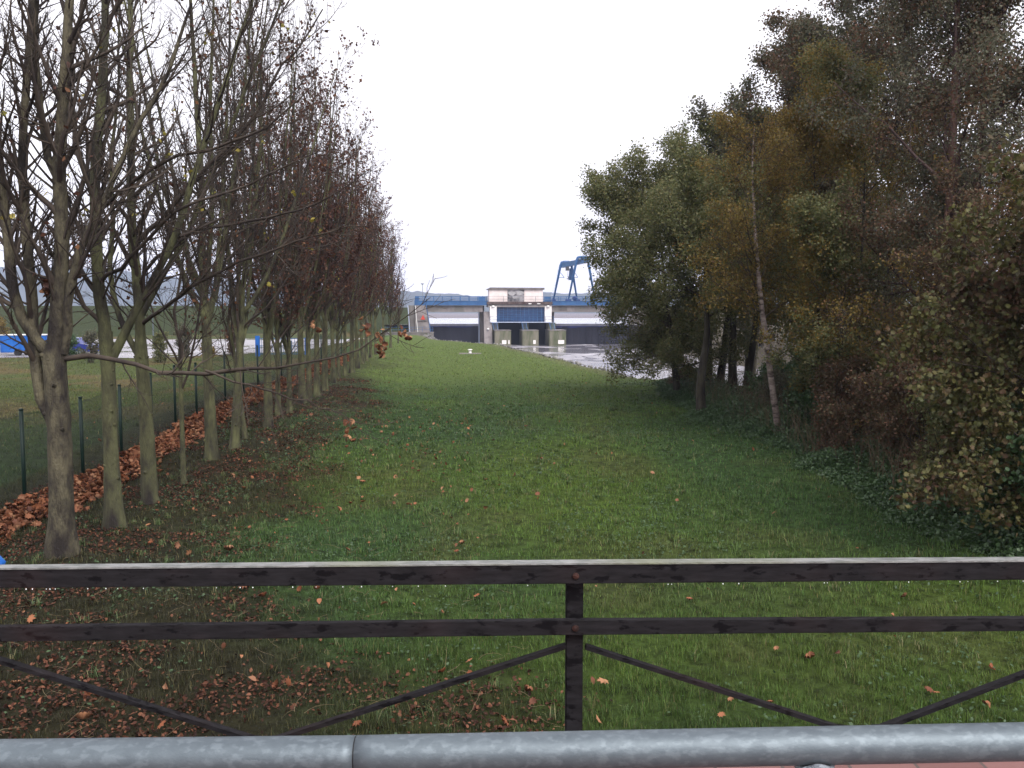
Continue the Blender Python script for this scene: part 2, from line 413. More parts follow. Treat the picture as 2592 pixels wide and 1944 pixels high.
# ---------------------------------------------------------------- terrain
EY = np.array([-30, 8, 20, 30, 40, 45, 48, 62, 81, 100, 108, 118, 135, 150, 178, 190])
EX = np.array([17, 17, 17, 16, 14, 9.8, 7.0, 4.4, 1.3, -2.2, -6.5, -11, -14, -15.5, -17, -17])
RY = np.array([-30, 0, 60, 107, 178, 190]); RX = np.array([34, 32, 30, 27, 24, 24])
def rowx(y): return -5.85 - 0.072 * y
def toe(x): return np.interp(x, [-400, -60, -40, -30, -26], [128, 130, 148, 172, 186])

def H(x, y):
    x = np.asarray(x, float); y = np.asarray(y, float)
    z = (fbm(x * .12, y * .12, 3) - .5) * .35 + (fbm(x * .6, y * .6, 5) - .5) * .08
    z = z * smooth(-2, -14, -np.abs(x) * 0 - y + 0) if False else z
    z = z + 0.40 * smooth(4.6, 0.6, x - rowx(y)) * smooth(14, 34, y) * smooth(-9, -2, x - rowx(y))
    z = z - 1.9 * smooth(126, 152, y) * smooth(-34, -26, x)
    de = x - np.interp(y, EY, EX); dr = x - np.interp(y, RY, RX)
    bank = -np.clip(de, 0, 6) * .68
    rb = -4.1 + smooth(-1, 8, dr) * 5.2
    z = np.where(de > 0, z * .3 + bank, z)
    z = np.where(dr > -2, np.maximum(bank, rb), z)
    # embankment of the reservoir
    d = y - toe(x)
    left = np.clip(d * .20, 0, 4.7) * smooth(0, 1.0, d)
    left = np.where(d > 30, np.maximum(4.7 - (d - 30) * .3, -2), left)
    z = np.where((x < -17.5 - np.clip(y - 184, 0, 60) * .13) & (d > 0), left, z)
    dR = y - 172
    right = np.where(dR > 32, np.maximum(4.7 - (dR - 32) * .3, -2), np.clip(dR * .2, 0, 4.7))
    z = np.where((x > 27) & (dR > 0), np.maximum(right, -2), z)
    z = np.where((x >= -17.5) & (x <= 27) & (y > 178), -4, z)
    z = np.where(y > 300, -2 + 3.25 * smooth(372, 395, y), z)
    z = z + 0.0008 * np.clip(y - 700, 0, 2000)
    return z

def ground_at(px, py):                   # where the pixel's sight line meets the ground
    d = ray(px, py)
    t = 5.0
    while t < 400:
        p = CAM + d * t
        if p[2] < H(p[0], p[1]): break
        t += 0.05
    return CAM + d * t

def zone_colour(x, y):
    """linear base colour of the ground cover, by place"""
    litter = smooth(4.2, .8, (x - rowx(y)) - 2.8 * smooth(12, 7, y) + (fbm(x * .5, y * .35, 11) - .5) * 7.0) * smooth(90, 30, y)
    litter = litter * smooth(-6.0, -2.6, x - rowx(y))
    litter = np.maximum(litter, .0)
    patch = fbm(x * .16, y * .10, 21)
    g1 = np.array([.074, .118, .021]); g2 = np.array([.045, .086, .025]); g3 = np.array([.080, .088, .028])
    k = smooth(.32, .72, patch + np.clip((np.abs(x - 1.0 - y * .02) - 2.5) * .04, -.16, .14))[..., None]
    g = g1 * (1 - k) + g2 * k
    g = g * (.76 + .24 * smooth(7, 16, y))[..., None]
    k2 = smooth(.55, .75, fbm(x * .4 + 9, y * .25, 31))[..., None] * .5
    g = g * (1 - k2) + g3 * k2
    far = smooth(26, 60, y)[..., None] * (x > rowx(y) - 2)[..., None]
    g = g * (1 - far) + np.array([.088, .125, .030]) * far
    lit = np.array([.028, .018, .012]); L = litter[..., None] * .8
    g = g * (1 - L) + lit * L
    # beyond the fence: field of yellow green grass with brown patches
    f = (x < rowx(y) - 3.4)[..., None]
    kf = smooth(.45, .65, fbm(x * .2, y * .2, 41))[..., None]
    field = np.array([.060, .078, .020]) * (1 - kf) + np.array([.100, .080, .032]) * kf
    nearf = smooth(38, 20, y)[..., None]
    field = field * (1 - nearf) + np.array([.035, .055, .020]) * nearf
    g = np.where(f, field, g)
    # verge of the river, embankment, mudflats
    de = (x - np.interp(y, EY, EX))
    vg = smooth(-1.8, -.3, de)[..., None] * (y > 40)[..., None] * .6
    g = g * (1 - vg) + np.array([.13, .125, .07]) * vg
    st = (de > .2)[..., None] & (y < 178)[..., None]
    g = np.where(st, np.array([.09, .08, .07]), g)
    dr = x - np.interp(y, RY, RX)
    g = np.where((dr > 0)[..., None], np.array([.10, .085, .06]), g)
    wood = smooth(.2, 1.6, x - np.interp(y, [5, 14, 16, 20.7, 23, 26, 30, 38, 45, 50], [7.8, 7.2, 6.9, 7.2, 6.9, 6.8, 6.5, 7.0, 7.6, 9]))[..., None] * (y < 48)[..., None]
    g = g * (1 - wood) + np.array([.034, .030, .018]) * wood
    em = ((x < -17.5) & (y > toe(x)) & (y < 300))[..., None]
    g = np.where(em, np.array([.036, .047, .016]), g)
    g = np.where((y > 300)[..., None], np.array([.22, .20, .21]), g)
    return g, litter

def axis(parts):
    a = [parts[0][0]]
    for s, e, st in parts:
        n = max(1, int(round((e - s) / st)))
        a += list(np.linspace(s, e, n + 1)[1:])
    return np.array(a)
gx = axis([(-2400, -300, 150), (-300, -80, 10), (-80, -24, 1.2), (-24, 16, .33), (16, 50, 1.0), (50, 300, 12), (300, 2400, 150)])
gy = axis([(-40, 4, 2), (4, 45, .33), (45, 200, .9), (200, 420, 6), (420, 2600, 120)])
GX, GY = np.meshgrid(gx, gy)
GZ = H(GX, GY)
gc, _ = zone_colour(GX.ravel(), GY.ravel())
nx, ny = len(gx), len(gy)
idx = np.arange(nx * ny).reshape(ny, nx)
q = np.stack([idx[:-1, :-1], idx[:-1, 1:], idx[1:, 1:], idx[1:, :-1]], -1).reshape(-1, 4)
V = np.stack([GX.ravel(), GY.ravel(), GZ.ravel()], 1)
gc = gc * (1 - .35 * smooth(50, 30, V[:, 1]))[:, None]          # darkness of the gaps between blades, put into the ground colour
g = link('ground', mesh_np('ground', V, [q], M['ground'], smoothed=True, col=gc)); g['kind'] = 'structure'

# water: river below the weir, reservoir behind it
def sheet(name, pts, z, m, sub=1):
    mb = MB(); mb.add([(x, y, z) for x, y in pts], [list(range(len(pts)))])
    o = mb.build(name, m); o['kind'] = 'structure'; return o
sheet('river_water', [(-22, -40), (60, -40), (60, 184), (-22, 184)], -3.05, M['river'])
sheet('reservoir_water', [(-1200, 187), (1200, 187), (1200, 900), (-1200, 900)], 0.95, M['reservoir'])

# hills far beyond the reservoir
def hills():
    xs = np.linspace(-2000, 2000, 700); V = []
    pk = np.interp(xs, [-2000, -900, -760, -600, -420, -300, -180, -60, 60, 200, 420, 700, 2000], [95, 88, 84, 66, 50, 43, 40, 34, 38, 37, 38, 45, 60])
    pk = pk + (fbm(xs * .02, xs * 0, 51) - .5) * 9 + (fbm(xs * .12, xs * 0 + 7, 52) - .5) * 4.5
    ks = np.linspace(0, 1, 14)
    for k in ks:
        z = -3 + (pk + 3) * (math.sin(k * math.pi / 2) ** 1.1)
        yy = 1330 + 340 * k + (fbm(xs * .01, xs * 0 + k * 3, 53) - .5) * 60
        V.append(np.stack([xs, yy, z], 1))
    V = np.concatenate(V); n = len(xs); i = np.arange(len(ks) * n).reshape(len(ks), n)
    q = np.stack([i[:-1, :-1], i[:-1, 1:], i[1:, 1:], i[1:, :-1]], -1).reshape(-1, 4)
    o = link('hills', mesh_np('hills', V, [q], M['hills'], smoothed=True)); o['kind'] = 'structure'
hills()

# wet yard beyond the fence
def yard():
    mb = MB()
    xs = np.linspace(-90, -19, 40)
    pts_n = [(x, 68 + 2 * math.sin(x * .1) + max(0, x + 30) * 1.0) for x in xs]
    pts_f = [(x, min(118, toe(x) - 12)) for x in xs]
    ys = np.linspace(0, 1, 12)
    V = []; 
    for k in ys:
        for a, b in zip(pts_n, pts_f):
            y = a[1] + (max(b[1], a[1] + 4) - a[1]) * k
            V.append((a[0], y, float(H(a[0], y)) + .03))
    n = len(xs)
    mb.add(V, [(r * n + c, r * n + c + 1, (r + 1) * n + c + 1, (r + 1) * n + c) for r in range(11) for c in range(n - 1)])
    o = mb.build('wet_pavement', M['asphalt'], smoothed=True); o['kind'] = 'structure'
yard()

# ---------------------------------------------------------------- weir across the river
WO = Matrix.Translation((0, 180, 0)) @ Matrix.Rotation(R(4.6), 4, 'Z')
def wthing(name, label, cat, group=None):
    o = empty(name, label, cat, (0, 180, 0), R(4.6), group); return o

weir = wthing('weir_bridge', 'grey concrete weir with blue girders and dark sluice gates spanning the river', 'weir')
for a_, b_ in ((-17.2, -5.9), (8.2, 25)): MB().box(a_, b_, .6, 3.4, 3.62, 4.95).build('concrete_beam', M['concrete'], weir)
for x0, x1 in ((-19.6, -4.8), (6.5, 25)):
    mb = MB(); mb.box(x0, x1, 0, .25, 5.05, 5.85).box(x0, x1, 3.8, 4.05, 5.05, 5.85).box(x0, x1, .25, 3.8, 5.5, 5.62)
    mb.box(x0, x1, -.08, .32, 5.85, 5.93).box(x0, x1, -.08, .32, 4.98, 5.05)
    for i in range(int((x1 - x0) / 1.5)): mb.box(x0 + .4 + i * 1.5, x0 + .5 + i * 1.5, -.07, 0, 5.05, 5.85)
    mb.build('deck_girder', M['steel_blue'], weir)
for x0, x1 in ((-19.4, -5.0), (6.6, 25)):
    mb = MB(); n = int((x1 - x0) / 1.6)
    for yy in (.1, 3.95):
        for zz in (6.2, 6.45, 6.75): mb.bar((x0, yy, zz), (x1, yy, zz), .07, .07)
        for i in range(n + 1):
            x = x0 + (x1 - x0) * i / n; mb.box(x - .05, x + .05, yy - .05, yy + .05, 5.9, 6.8)
    mb.box(x0 - .1 if x0 < 0 else x0, x0 + .7 if x0 < 0 else x0 + 1.3, 0, .1, 5.9, 6.7)
    mb.build('deck_railing', M['steel_blue'], weir)
mb = MB().box(-6.7, -5.4, -.02, .12, 5.9, 6.75); mb.build('switch_box', M['steel_blue'], weir)
# left abutment, battered
MB().prism([(-20.9, -3.6), (-19.0, -3.6), (-19.2, 1), (-19.7, 4.95), (-20.9, 4.95)], .4, 9).build('abutment_wing', M['concrete_dark'], weir)
MB().prism([(-19.5, -3.6), (-16.2, -3.6), (-16.75, 1), (-17.3, 4.95), (-19.5, 4.95)], .0, 9.5).build('abutment', M['concrete'], weir)
for a, b in (((-17.25, 4.95), (-16.2, -1.5)), ((-20.9, 4.95), (-20.5, -1.5))):
    MB().bar((a[0], -.06, a[1]), (b[0], -.06, b[1]), .12, .22).build('guide_rail', M['steel_pale'] if a[0] < -20 else M['steel_blue'], weir)
MB().bar((-19.45, -.07, 4.9), (-18.9, -.07, -1.4), .1, .3).build('edge_strip', M['white_paint'], weir)
MB().prism([(-18.4, 2.1), (-17.5, 2.1), (-17.9, 3.1)], -.12, -.05).build('marker', M['red_paint'], weir)
MB().prism([(-19.7, -1.3), (-19.1, -1.3), (-19.3, -.5)], -.2, -.1).build('marker', M['red_paint'], weir)
MB().box(-19.1, -17.2, -.25, 0, 1.85, 2.05).build('ledge', M['concrete_dark'], weir)
# sluice gates
for x0, x1 in ((-16.8, -6.6), (8.9, 25)):
    gt = MB().box(x0, x1, 5, 6, -3.6, .72); 
    for i in range(int((x1 - x0) / 1.3)): gt.box(x0 + .6 + i * 1.3, x0 + .7 + i * 1.3, 4.9, 5, -3.6, .35)
    gt = gt.build('sluice_gate', M['gate_dark'], weir)
    MB().box(x0, x1, 4.85, 6.1, .72, 1.18).build('gate_lip', M['gate_lip'], gt)
    u = MB(); x = x0 + .2
    while x < x1 - 1.5:
        w = random.uniform(1.0, 2.6); u.box(x, min(x + w, x1), 4.78, 4.9, .72 - random.uniform(.15, .45), .71); x += w + .02
    u.build('gate_seal', M['gate_blue'], gt)
MB().box(-6.6, -6.35, 4.5, 4.8, -3, 3.6).build('gate_guide', M['steel_pale'], weir)
# pier beside the left gate, leaning front
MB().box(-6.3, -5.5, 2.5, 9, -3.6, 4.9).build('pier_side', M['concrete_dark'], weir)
pf = MB()
V = [(x, y, z) for x in (-5.7, -4.1) for (y, z) in ((-2.6, -3.6), (.6, 3.7), (9, 3.7), (9, -3.6))]
pf.add(V, [(0, 1, 2, 3), (7, 6, 5, 4), (0, 4, 5, 1), (1, 5, 6, 2), (2, 6, 7, 3), (3, 7, 4, 0)])
pf.build('pier', M['concrete'], weir)
MB().ball((-4.9, -1.3, .2), .22).build('pier_lamp', M['white_paint'], weir)
# gate house bay
MB().box(-5.1, 8.2, -.4, 5.5, 5.18, 5.68).build('platform_edge', M['rust_band'], weir)
MB().box(-4.9, 8.1, -.15, 5.2, 4.6, 5.18).build('platform_beam', M['concrete'], weir)
for x in (-4.5, 6.65):
    wp = MB().box(x, x + 1.38, -.3, 1.2, 1.4, 4.75).build('bay_pillar', M['render_white'], weir)
    MB().ball((x + .65, -.5, 4.75), .32, sz=.6).build('bay_lamp', M['white_paint'], wp)
MB().box(-3.1, 6.65, .3, .6, 1.62, 4.6).build('blue_curtain_gate', M['panel_blue'], weir)
mb = MB()
for i in range(11): mb.box(-2.6 + i * .86, -2.53 + i * .86, .22, .3, 1.62, 4.6)
for z in (2.3, 3.0, 3.75): mb.box(-3.1, 6.65, .2, .3, z, z + .06)
mb.build('gate_stiffener', M['steel_blue'], weir)
mb = MB().box(-4.4, 8.1, -1.0, .2, 1.5, 1.6)
mb.build('walkway', M['steel_pale'], weir)
mb = MB()
for z in (2.1, 2.7): mb.bar((-4.5, -1.0, z), (8.3, -1.0, z), .045, .045)
for i in range(9): mb.bar((-4.5 + i * 1.6, -1.0, 1.6), (-4.5 + i * 1.6, -1.0, 2.7), .06, .06)
mb.build('walkway_railing', M['steel_blue'], weir)
for x in (-3.6, 2.3, 7.9):
    mb = MB()
    for s in (-.45, .45): mb.bar((x + s, -1.05, 1.5), (x + s * .9 + .25, -2.2, -.1), .09, .09)
    for k in range(6): z = 1.3 - k * .26; mb.bar((x - .4 + .04 * k, -1.2 - k * .18, z), (x + .4 + .04 * k, -1.2 - k * .18, z), .05, .05)
    mb.build('ladder', M['steel_blue'], weir)
for x0, x1 in ((-4.1, -2.7), (2.2, 3.4), (7.4, 8.9)):
    MB().box(x0, x1, .2, 9, -3.6, 1.45).build('bay_pier', M['concrete_mossy'], weir)
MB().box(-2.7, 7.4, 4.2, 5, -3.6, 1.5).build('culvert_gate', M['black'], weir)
for x0, x1, pt in ((-3.75, -.5, ((-2.3, -1.45), (-1.05, -.8))), (1.75, 5.0, ((3.9, 4.4),)), (7.1, 10.5, ((8.9, 10.1),))):
    b = MB().bbox(x0, x1, -4, 3.2, -3.7, -.06, 0, None, .08).build('pier_nose', M['concrete_mossy'], weir)
    for a, c in pt: MB().box(a, c, -4.03, -4.0, -2.7, -1.95).build('pale_patch', M['render_white'], b)
    MB().box(x0 - .05, x1 + .05, -4.06, 3.2, -.06, .04).build('cap', M['concrete'], b)
# right of the bay: pier face and control box
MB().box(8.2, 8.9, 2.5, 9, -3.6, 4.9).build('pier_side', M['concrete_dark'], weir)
MB().box(9.6, 11.3, .52, .6, 3.9, 4.7).build('inspection_plate', M['concrete_dark'], weir)

# machine house on the platform
mh = wthing('machine_house', 'pale pink flat roofed machine house with a dark mural on the weir deck', 'building')
MB().box(-4.6, 6.3, .2, 4.6, 5.69, 8.15).build('wall', M['render_pink'], mh)
MB().prism([(-5.0, 8.15), (6.6, 8.15), (6.6, 8.5), (-4.4, 8.55), (-5.0, 8.25)], -.15, 4.95).build('roof', M['roof_brown'], mh)
md = MB().box(-.9, 2.5, .12, .2, 5.72, 8.1).build('mural_panel', M['mural'], mh)
for (cx, cz, a, b_) in ((.0, 7.35, .75, .42), (1.65, 7.45, .78, .48), (.9, 6.6, .9, .3)):
    t = np.linspace(0, 2 * math.pi, 24, endpoint=False)
    w = 1 + .12 * np.sin(3 * t + cx)
    MB().prism([(cx + a * math.cos(q) * k, cz + b_ * math.sin(q) * k) for q, k in zip(t, w)], .105, .119).build('painted_shape', mat('paint_grey', (.22, .21, .215), (.36, .35, .36), 1.5, .9), md)
mb = MB()
for z in (6.2, 6.75): mb.bar((-5.0, -.3, z), (8.0, -.3, z), .05, .05)
for i in range(5): mb.bar((-5 + i * 3.25, -.3, 5.68), (-5 + i * 3.25, -.3, 6.75), .07, .07)
mb.build('platform_railing', M['galv_dark'], weir)
for x in (3.6, 5.4): MB().box(x - .3, x + .3, -.5, -.41, 5.2, 5.36).build('platform_lamp', M['white_paint'], weir)

# gantry crane on the right half of the deck
cr = wthing('gantry_crane', 'blue gantry crane with two splayed frames standing on the weir deck', 'crane')
def portal(b0, t0, t1, b1, y, z0, z1):
    mb = MB()
    pts = [(b0, y, z0), (t0 - (t0 - b0) * .08, y, z1 - .7), (t0 + .12, y, z1 - .12), (t0 + .6, y, z1), (t1 - .5, y, z1), (t1 - .1, y, z1 - .15), (t1 + (b1 - t1) * .08, y, z1 - .8), (b1, y, z0)]
    mb.tube(pts, [.16, .27, .3, .3, .3, .3, .27, .16], 8)
    return mb
portal(8.9, 10.5, 12.6, 13.9, 3.9, 5.9, 13.9).build('frame', M['steel_blue'], cr, True)
portal(11.5, 13.3, 15.4, 17.0, .3, 5.9, 14.7).build('frame', M['steel_blue'], cr, True)
MB().bar((10.7, 4.3, 13.2), (15.5, -.3, 14.1), 1.0, .95).build('girder', mat('girder_blue', (.045, .10, .20), (.075, .15, .28), .8, .4), cr)
MB().bar((12.6, 3.9, 12.6), (12.4, 3.9, 10.2), .7, .8).build('hoist_mast', M['steel_blue'], cr)
h = MB().box(11.3, 12.0, 2.6, 3.4, 12.1, 12.9).build('trolley', M['glass_dark'], cr)
MB().tube([(11.75, 3, 12.1), (11.75, 3, 10.9)], .03, 5).build('cable', M['black'], cr)
MB().tube([(11.75, 3, 10.9), (11.9, 3, 10.7), (11.85, 3, 10.45), (11.65, 3, 10.4), (11.58, 3, 10.55)], .08, 6).build('hook', M['black'], cr)
mb = MB()
for ss in ((((10.0, 10.7), (11.1, 10.7)), ((10.3, 11.7), (11.1, 10.7))), (((12.3, 10.75), (13.9, 10.75)), ((13.9, 10.75), (13.4, 11.6)))):
    mb = MB()
    for (a, b) in ss: mb.bar((a[0], 3.4, a[1]), (b[0], 3.4, b[1]), .08, .1)
    mb.build('platform', M['steel_blue'], cr)
mb = MB()
for s in (0, .35): mb.bar((8.2 + s, 4.0, 6), (9.85 + s, 4.0, 12.7), .04, .04)
for k in range(14): f = k / 13; mb.bar((8.2 + 1.65 * f, 4, 6 + 6.7 * f), (8.7 + 1.65 * f, 4, 6 + 6.7 * f), .04, .04)
mb.build('ladder', M['steel_pale'], cr)
for x, y in ((8.8, 3.9), (13.9, 3.9), (11.5, .3), (17.0, .3)):
    mb = MB().box(x - .6, x + .6, y - .2, y + .2, 5.75, 6.2).tube([(x - .35, y - .3, 5.85), (x - .35, y + .3, 5.85)], .24, 12).tube([(x + .35, y - .3, 5.85), (x + .35, y + .3, 5.85)], .24, 12)
    mb.build('wheel_bogie', M['gate_blue'], cr)
MB().box(16, 17.2, .2, .9, 5.62, 6.9).build('control_cabinet', M['gate_blue'], cr)
MB().ball((12.9, .9, 6.4), .5).build('winch', M['gate_blue'], cr)

# small lamp post on the deck
lp = wthing('lamp_post', 'thin grey lamp post at the left end of the weir deck', 'lamp post')
MB().tube([(-18.0, 1, 5.6), (-18.0, 1, 9.2)], [.07, .05], 8).build('pole', M['galv_dark'], lp)
MB().prism([(-18.35, 9.35), (-17.65, 9.35), (-17.85, 9.1), (-18.15, 9.1)], .8, 1.2).build('lamp_head', M['galv_dark'], lp)

# low quay wall and railing left of the weir
qw = wthing('quay_wall', 'dark low concrete wall between the lawn and the left gate of the weir', 'wall')
MB().box(-26, -15.8, -3.5, -2.9, -3.6, -.42).box(-16.4, -15.8, -2.9, 0, -3.6, -.42).build('wall', M['concrete_dark'], qw)
MB().box(-26, -15.7, -3.6, -2.8, -.42, -.30).build('coping', M['concrete'], qw)
qr = wthing('quay_railing', 'thin blue green railing on top of the low quay wall', 'railing')
mb = MB()
for z in (.15, .65): mb.bar((-26, -3.2, z), (-15.9, -3.2, z), .05, .05)
mb.build('rail', M['steel_blue'], qr)
for i in range(6): MB().bar((-26 + i * 2.0, -3.2, -.3), (-26 + i * 2.0, -3.2, .65), .06, .06).build('post', M['steel_blue'], qr)

# mooring bollard on its slab
p = ground_at(1190, 896)
bo = empty('mooring_bollard', 'small white mooring bollard on a flat slab in the far lawn', 'bollard', p)
MB().bbox(-.95, .95, -.5, .5, -.1, .07, 0, None, .02).build('slab', M['concrete'], bo)
MB().tube([(0, 0, .07), (0, 0, .12), (0, 0, .3), (0, 0, .34), (0, 0, .40), (0, 0, .42)], [.15, .12, .11, .2, .2, .12], 14).build('body', M['white_paint'], bo, True)

# riprap along the river edge
def rocks():
    v = []; f = []; n = 0
    t = (1 + 5 ** .5) / 2
    base = np.array([(-1, t, 0), (1, t, 0), (-1, -t, 0), (1, -t, 0), (0, -1, t), (0, 1, t), (0, -1, -t), (0, 1, -t), (t, 0, -1), (t, 0, 1), (-t, 0, -1), (-t, 0, 1)]) / 1.9
    fb = np.array([(0, 11, 5), (0, 5, 1), (0, 1, 7), (0, 7, 10), (0, 10, 11), (1, 5, 9), (5, 11, 4), (11, 10, 2), (10, 7, 6), (7, 1, 8), (3, 9, 4), (3, 4, 2), (3, 2, 6), (3, 6, 8), (3, 8, 9), (4, 9, 5), (2, 4, 11), (6, 2, 10), (8, 6, 7), (9, 8, 1)])
    N = 2600
    y = rng.uniform(40, 176, N); side = rng.random(N) < .72
    x = np.where(side, np.interp(y, EY, EX) + rng.uniform(-.25, 2.6, N), np.interp(y, RY, RX) + rng.uniform(-1, 7, N))
    z = H(x, y)
    s = rng.uniform(.05, .16, N) * np.where(y > 100, .6, 1)
    x = x + .35 * side
    V = base[None] * s[:, None, None] * rng.uniform(.6, 1.4, (N, 1, 3)) * rng.uniform(.8, 1.2, (N, 12, 1)) + np.stack([x, y, z], 1)[:, None]
    Fc = fb[None] + (np.arange(N) * 12)[:, None, None]
    o = link('riprap_stones', mesh_np('riprap_stones', V.reshape(-1, 3), [Fc.reshape(-1, 3)], M['stone']))
    tag(o, 'grey riprap stones lining the edge of the river bank', 'stones', kind='stuff')
rocks()

# ---------------------------------------------------------------- branches and leaves, grown in batches
def norm(a): return a / (np.linalg.norm(a, axis=-1, keepdims=True) + 1e-9)

def tubes(paths, radii, sides):
    Mn, K, _ = paths.shape
    t = norm(np.gradient(paths, axis=1))
    mean = np.abs(norm(paths[:, -1] - paths[:, 0]))
    ref = np.eye(3)[np.argmin(mean, axis=1)][:, None, :].repeat(K, 1)
    u = norm(np.cross(t, ref)); w = np.cross(t, u)
    a = np.arange(sides) / sides * 2 * np.pi
    V = paths[:, :, None] + radii[:, :, None, None] * (np.cos(a)[None, None, :, None] * u[:, :, None] + np.sin(a)[None, None, :, None] * w[:, :, None])
    i = np.arange(Mn * K * sides).reshape(Mn, K, sides)
    j = np.roll(i, -1, axis=2)
    Q = np.stack([i[:, :-1], j[:, :-1], j[:, 1:], i[:, 1:]], -1).reshape(-1, 4)
    return V.reshape(-1, 3), Q

def grow(r, start, dirs, length, K, wig, trop, r0, r1):
    n = len(start); step = (length / (K - 1))[:, None]
    pts = [start]; d = norm(dirs)
    for k in range(K - 1):
        d = norm(d + r.normal(0, wig, (n, 3)) + np.array([0, 0, 1.0]) * trop)
        pts.append(pts[-1] + d * step)
    Pn = np.stack(pts, 1)
    f = np.linspace(0, 1, K)[None]
    return Pn, r0[:, None] * (1 - f) + r1[:, None] * f

def children(r, Pp, Rp, n, t0, t1, ang, ang_sd, lenf, K, wig, trop, rr=.6, rmin=.004, tip=.35, taper_len=.5, up=0, flat=0, lmax=0):
    Mn, Kp, _ = Pp.shape
    par = np.repeat(np.arange(Mn), n)
    t = t0 + (t1 - t0) * ((np.tile(np.arange(n), Mn) + r.random(Mn * n)) / n)
    x = t * (Kp - 1); i = np.minimum(x.astype(int), Kp - 2); f = (x - i)[:, None]
    st = Pp[par, i] * (1 - f) + Pp[par, i + 1] * f
    td = norm(Pp[par, i + 1] - Pp[par, i])
    pr = Rp[par, i] * (1 - f[:, 0]) + Rp[par, i + 1] * f[:, 0]
    plen = np.linalg.norm(np.diff(Pp, axis=1), axis=2).sum(1)[par]
    rnd = norm(np.cross(td, norm(r.normal(0, 1, td.shape))))
    if flat: rnd = norm(rnd * np.array([1, 1, 1 - flat]))
    a = np.radians(np.clip(r.normal(ang, ang_sd, len(par)), 8, 110))[:, None]
    d = td * np.cos(a) + rnd * np.sin(a) + np.array([0, 0, up])
    L = (lenf * plen if lenf < 1 else np.full(len(par), lenf - 1.0)) * (1 - taper_len * t) * r.uniform(.65, 1.25, len(par))
    if lmax: L = np.minimum(L, lmax * r.uniform(.6, 1, len(L)))
    r0 = np.maximum(pr * rr, rmin)
    return grow(r, st, d, L, K, wig, trop, r0, np.maximum(r0 * tip, rmin * .7))

def resample(pts, rad, K):
    pts = np.asarray(pts, float); rad = np.asarray(rad, float)
    s = np.concatenate([[0], np.cumsum(np.linalg.norm(np.diff(pts, axis=0), axis=1))]); s /= s[-1]
    q = np.linspace(0, 1, K)
    # smooth through the points (Catmull-Rom by fine linear + blur)
    fine = np.linspace(0, 1, 200)
    Pf = np.stack([np.interp(fine, s, pts[:, k]) for k in range(3)], 1)
    k = 13; ker = np.hanning(k + 2)[1:-1]; ker /= ker.sum()
    Pp = np.pad(Pf, ((k // 2, k // 2), (0, 0)), mode='reflect', reflect_type='odd')
    Pf = np.stack([np.convolve(Pp[:, c], ker, 'valid') for c in range(3)], 1)
    return np.stack([np.interp(q, fine, Pf[:, c]) for c in range(3)], 1), np.interp(q, s, rad)

def leaf_template(kind):
    if kind == 'oval':
        V = np.array([(0, 0, 0), (.32, .35, .06), (.30, .75, .03), (0, 1.05, -.08), (-.30, .75, .03), (-.32, .35, .06)]) - np.array([0, .5, 0])
        T = np.array([(0, 1, 2), (0, 2, 3), (0, 3, 4), (0, 4, 5)])
    elif kind == 'small':
        V = np.array([(0, -.5, 0), (.4, 0, .07), (0, .5, 0), (-.4, 0, .07)])
        T = np.array([(0, 1, 2), (0, 2, 3)])
    else:
        pts = [(0, -.5), (.12, -.28), (.40, -.36), (.36, -.16), (.60, .02), (.40, .08), (.44, .34), (.18, .26), (0, .62), (-.18, .26), (-.44, .34), (-.40, .08), (-.60, .02), (-.36, -.16), (-.40, -.36), (-.12, -.28)]
        V = np.array([(0, 0, -.05)] + [(x, y, .22 * (x * x + y * y) + (.08 if i % 2 else -.02)) for i, (x, y) in enumerate(pts)])
        n = len(pts); T = np.array([(0, i + 1, (i + 1) % n + 1) for i in range(n)])
    return V, T

def leaves(r, pos, size, kind='small', droop=.3, flatness=0.0, curl=None):
    Vt, T = leaf_template(kind); n = len(pos)
    nrm = norm(r.normal(0, 1, (n, 3)) * (1 - flatness) + np.array([0, 0, 1.0]) * (flatness + .25))
    ax = r.normal(0, 1, (n, 3)); ax[:, 2] -= droop
    yv = norm(ax - (ax * nrm).sum(1, keepdims=True) * nrm); xv = np.cross(yv, nrm)
    Vt = np.repeat(Vt[None], n, 0) * size[:, None, None]
    if curl is not None: Vt[:, :, 2] *= curl[:, None]
    V = pos[:, None] + Vt[..., :1] * xv[:, None] + Vt[..., 1:2] * yv[:, None] + Vt[..., 2:3] * nrm[:, None]
    Fc = T[None] + (np.arange(n) * Vt.shape[1])[:, None, None]
    return V.reshape(-1, 3), Fc.reshape(-1, T.shape[1])

class Acc:
    def __init__(s): s.v = []; s.f = []; s.m = []; s.n = 0
    def add(s, V, Fa, m=0): s.v.append(V); s.f.append(Fa + s.n); s.m.append(m); s.n += len(V)
    def mesh(s, name, mats, sm=False):
        return mesh_np(name, np.concatenate(s.v), s.f, mats, s.m, sm)

def along(r, Pp, n, jit):
    Mn, K, _ = Pp.shape
    par = np.repeat(np.arange(Mn), n); x = r.uniform(.25, 1, Mn * n) * (K - 1); i = np.minimum(x.astype(int), K - 2); f = (x - i)[:, None]
    return Pp[par, i] * (1 - f) + Pp[par, i + 1] * f + r.normal(0, jit, (Mn * n, 3))

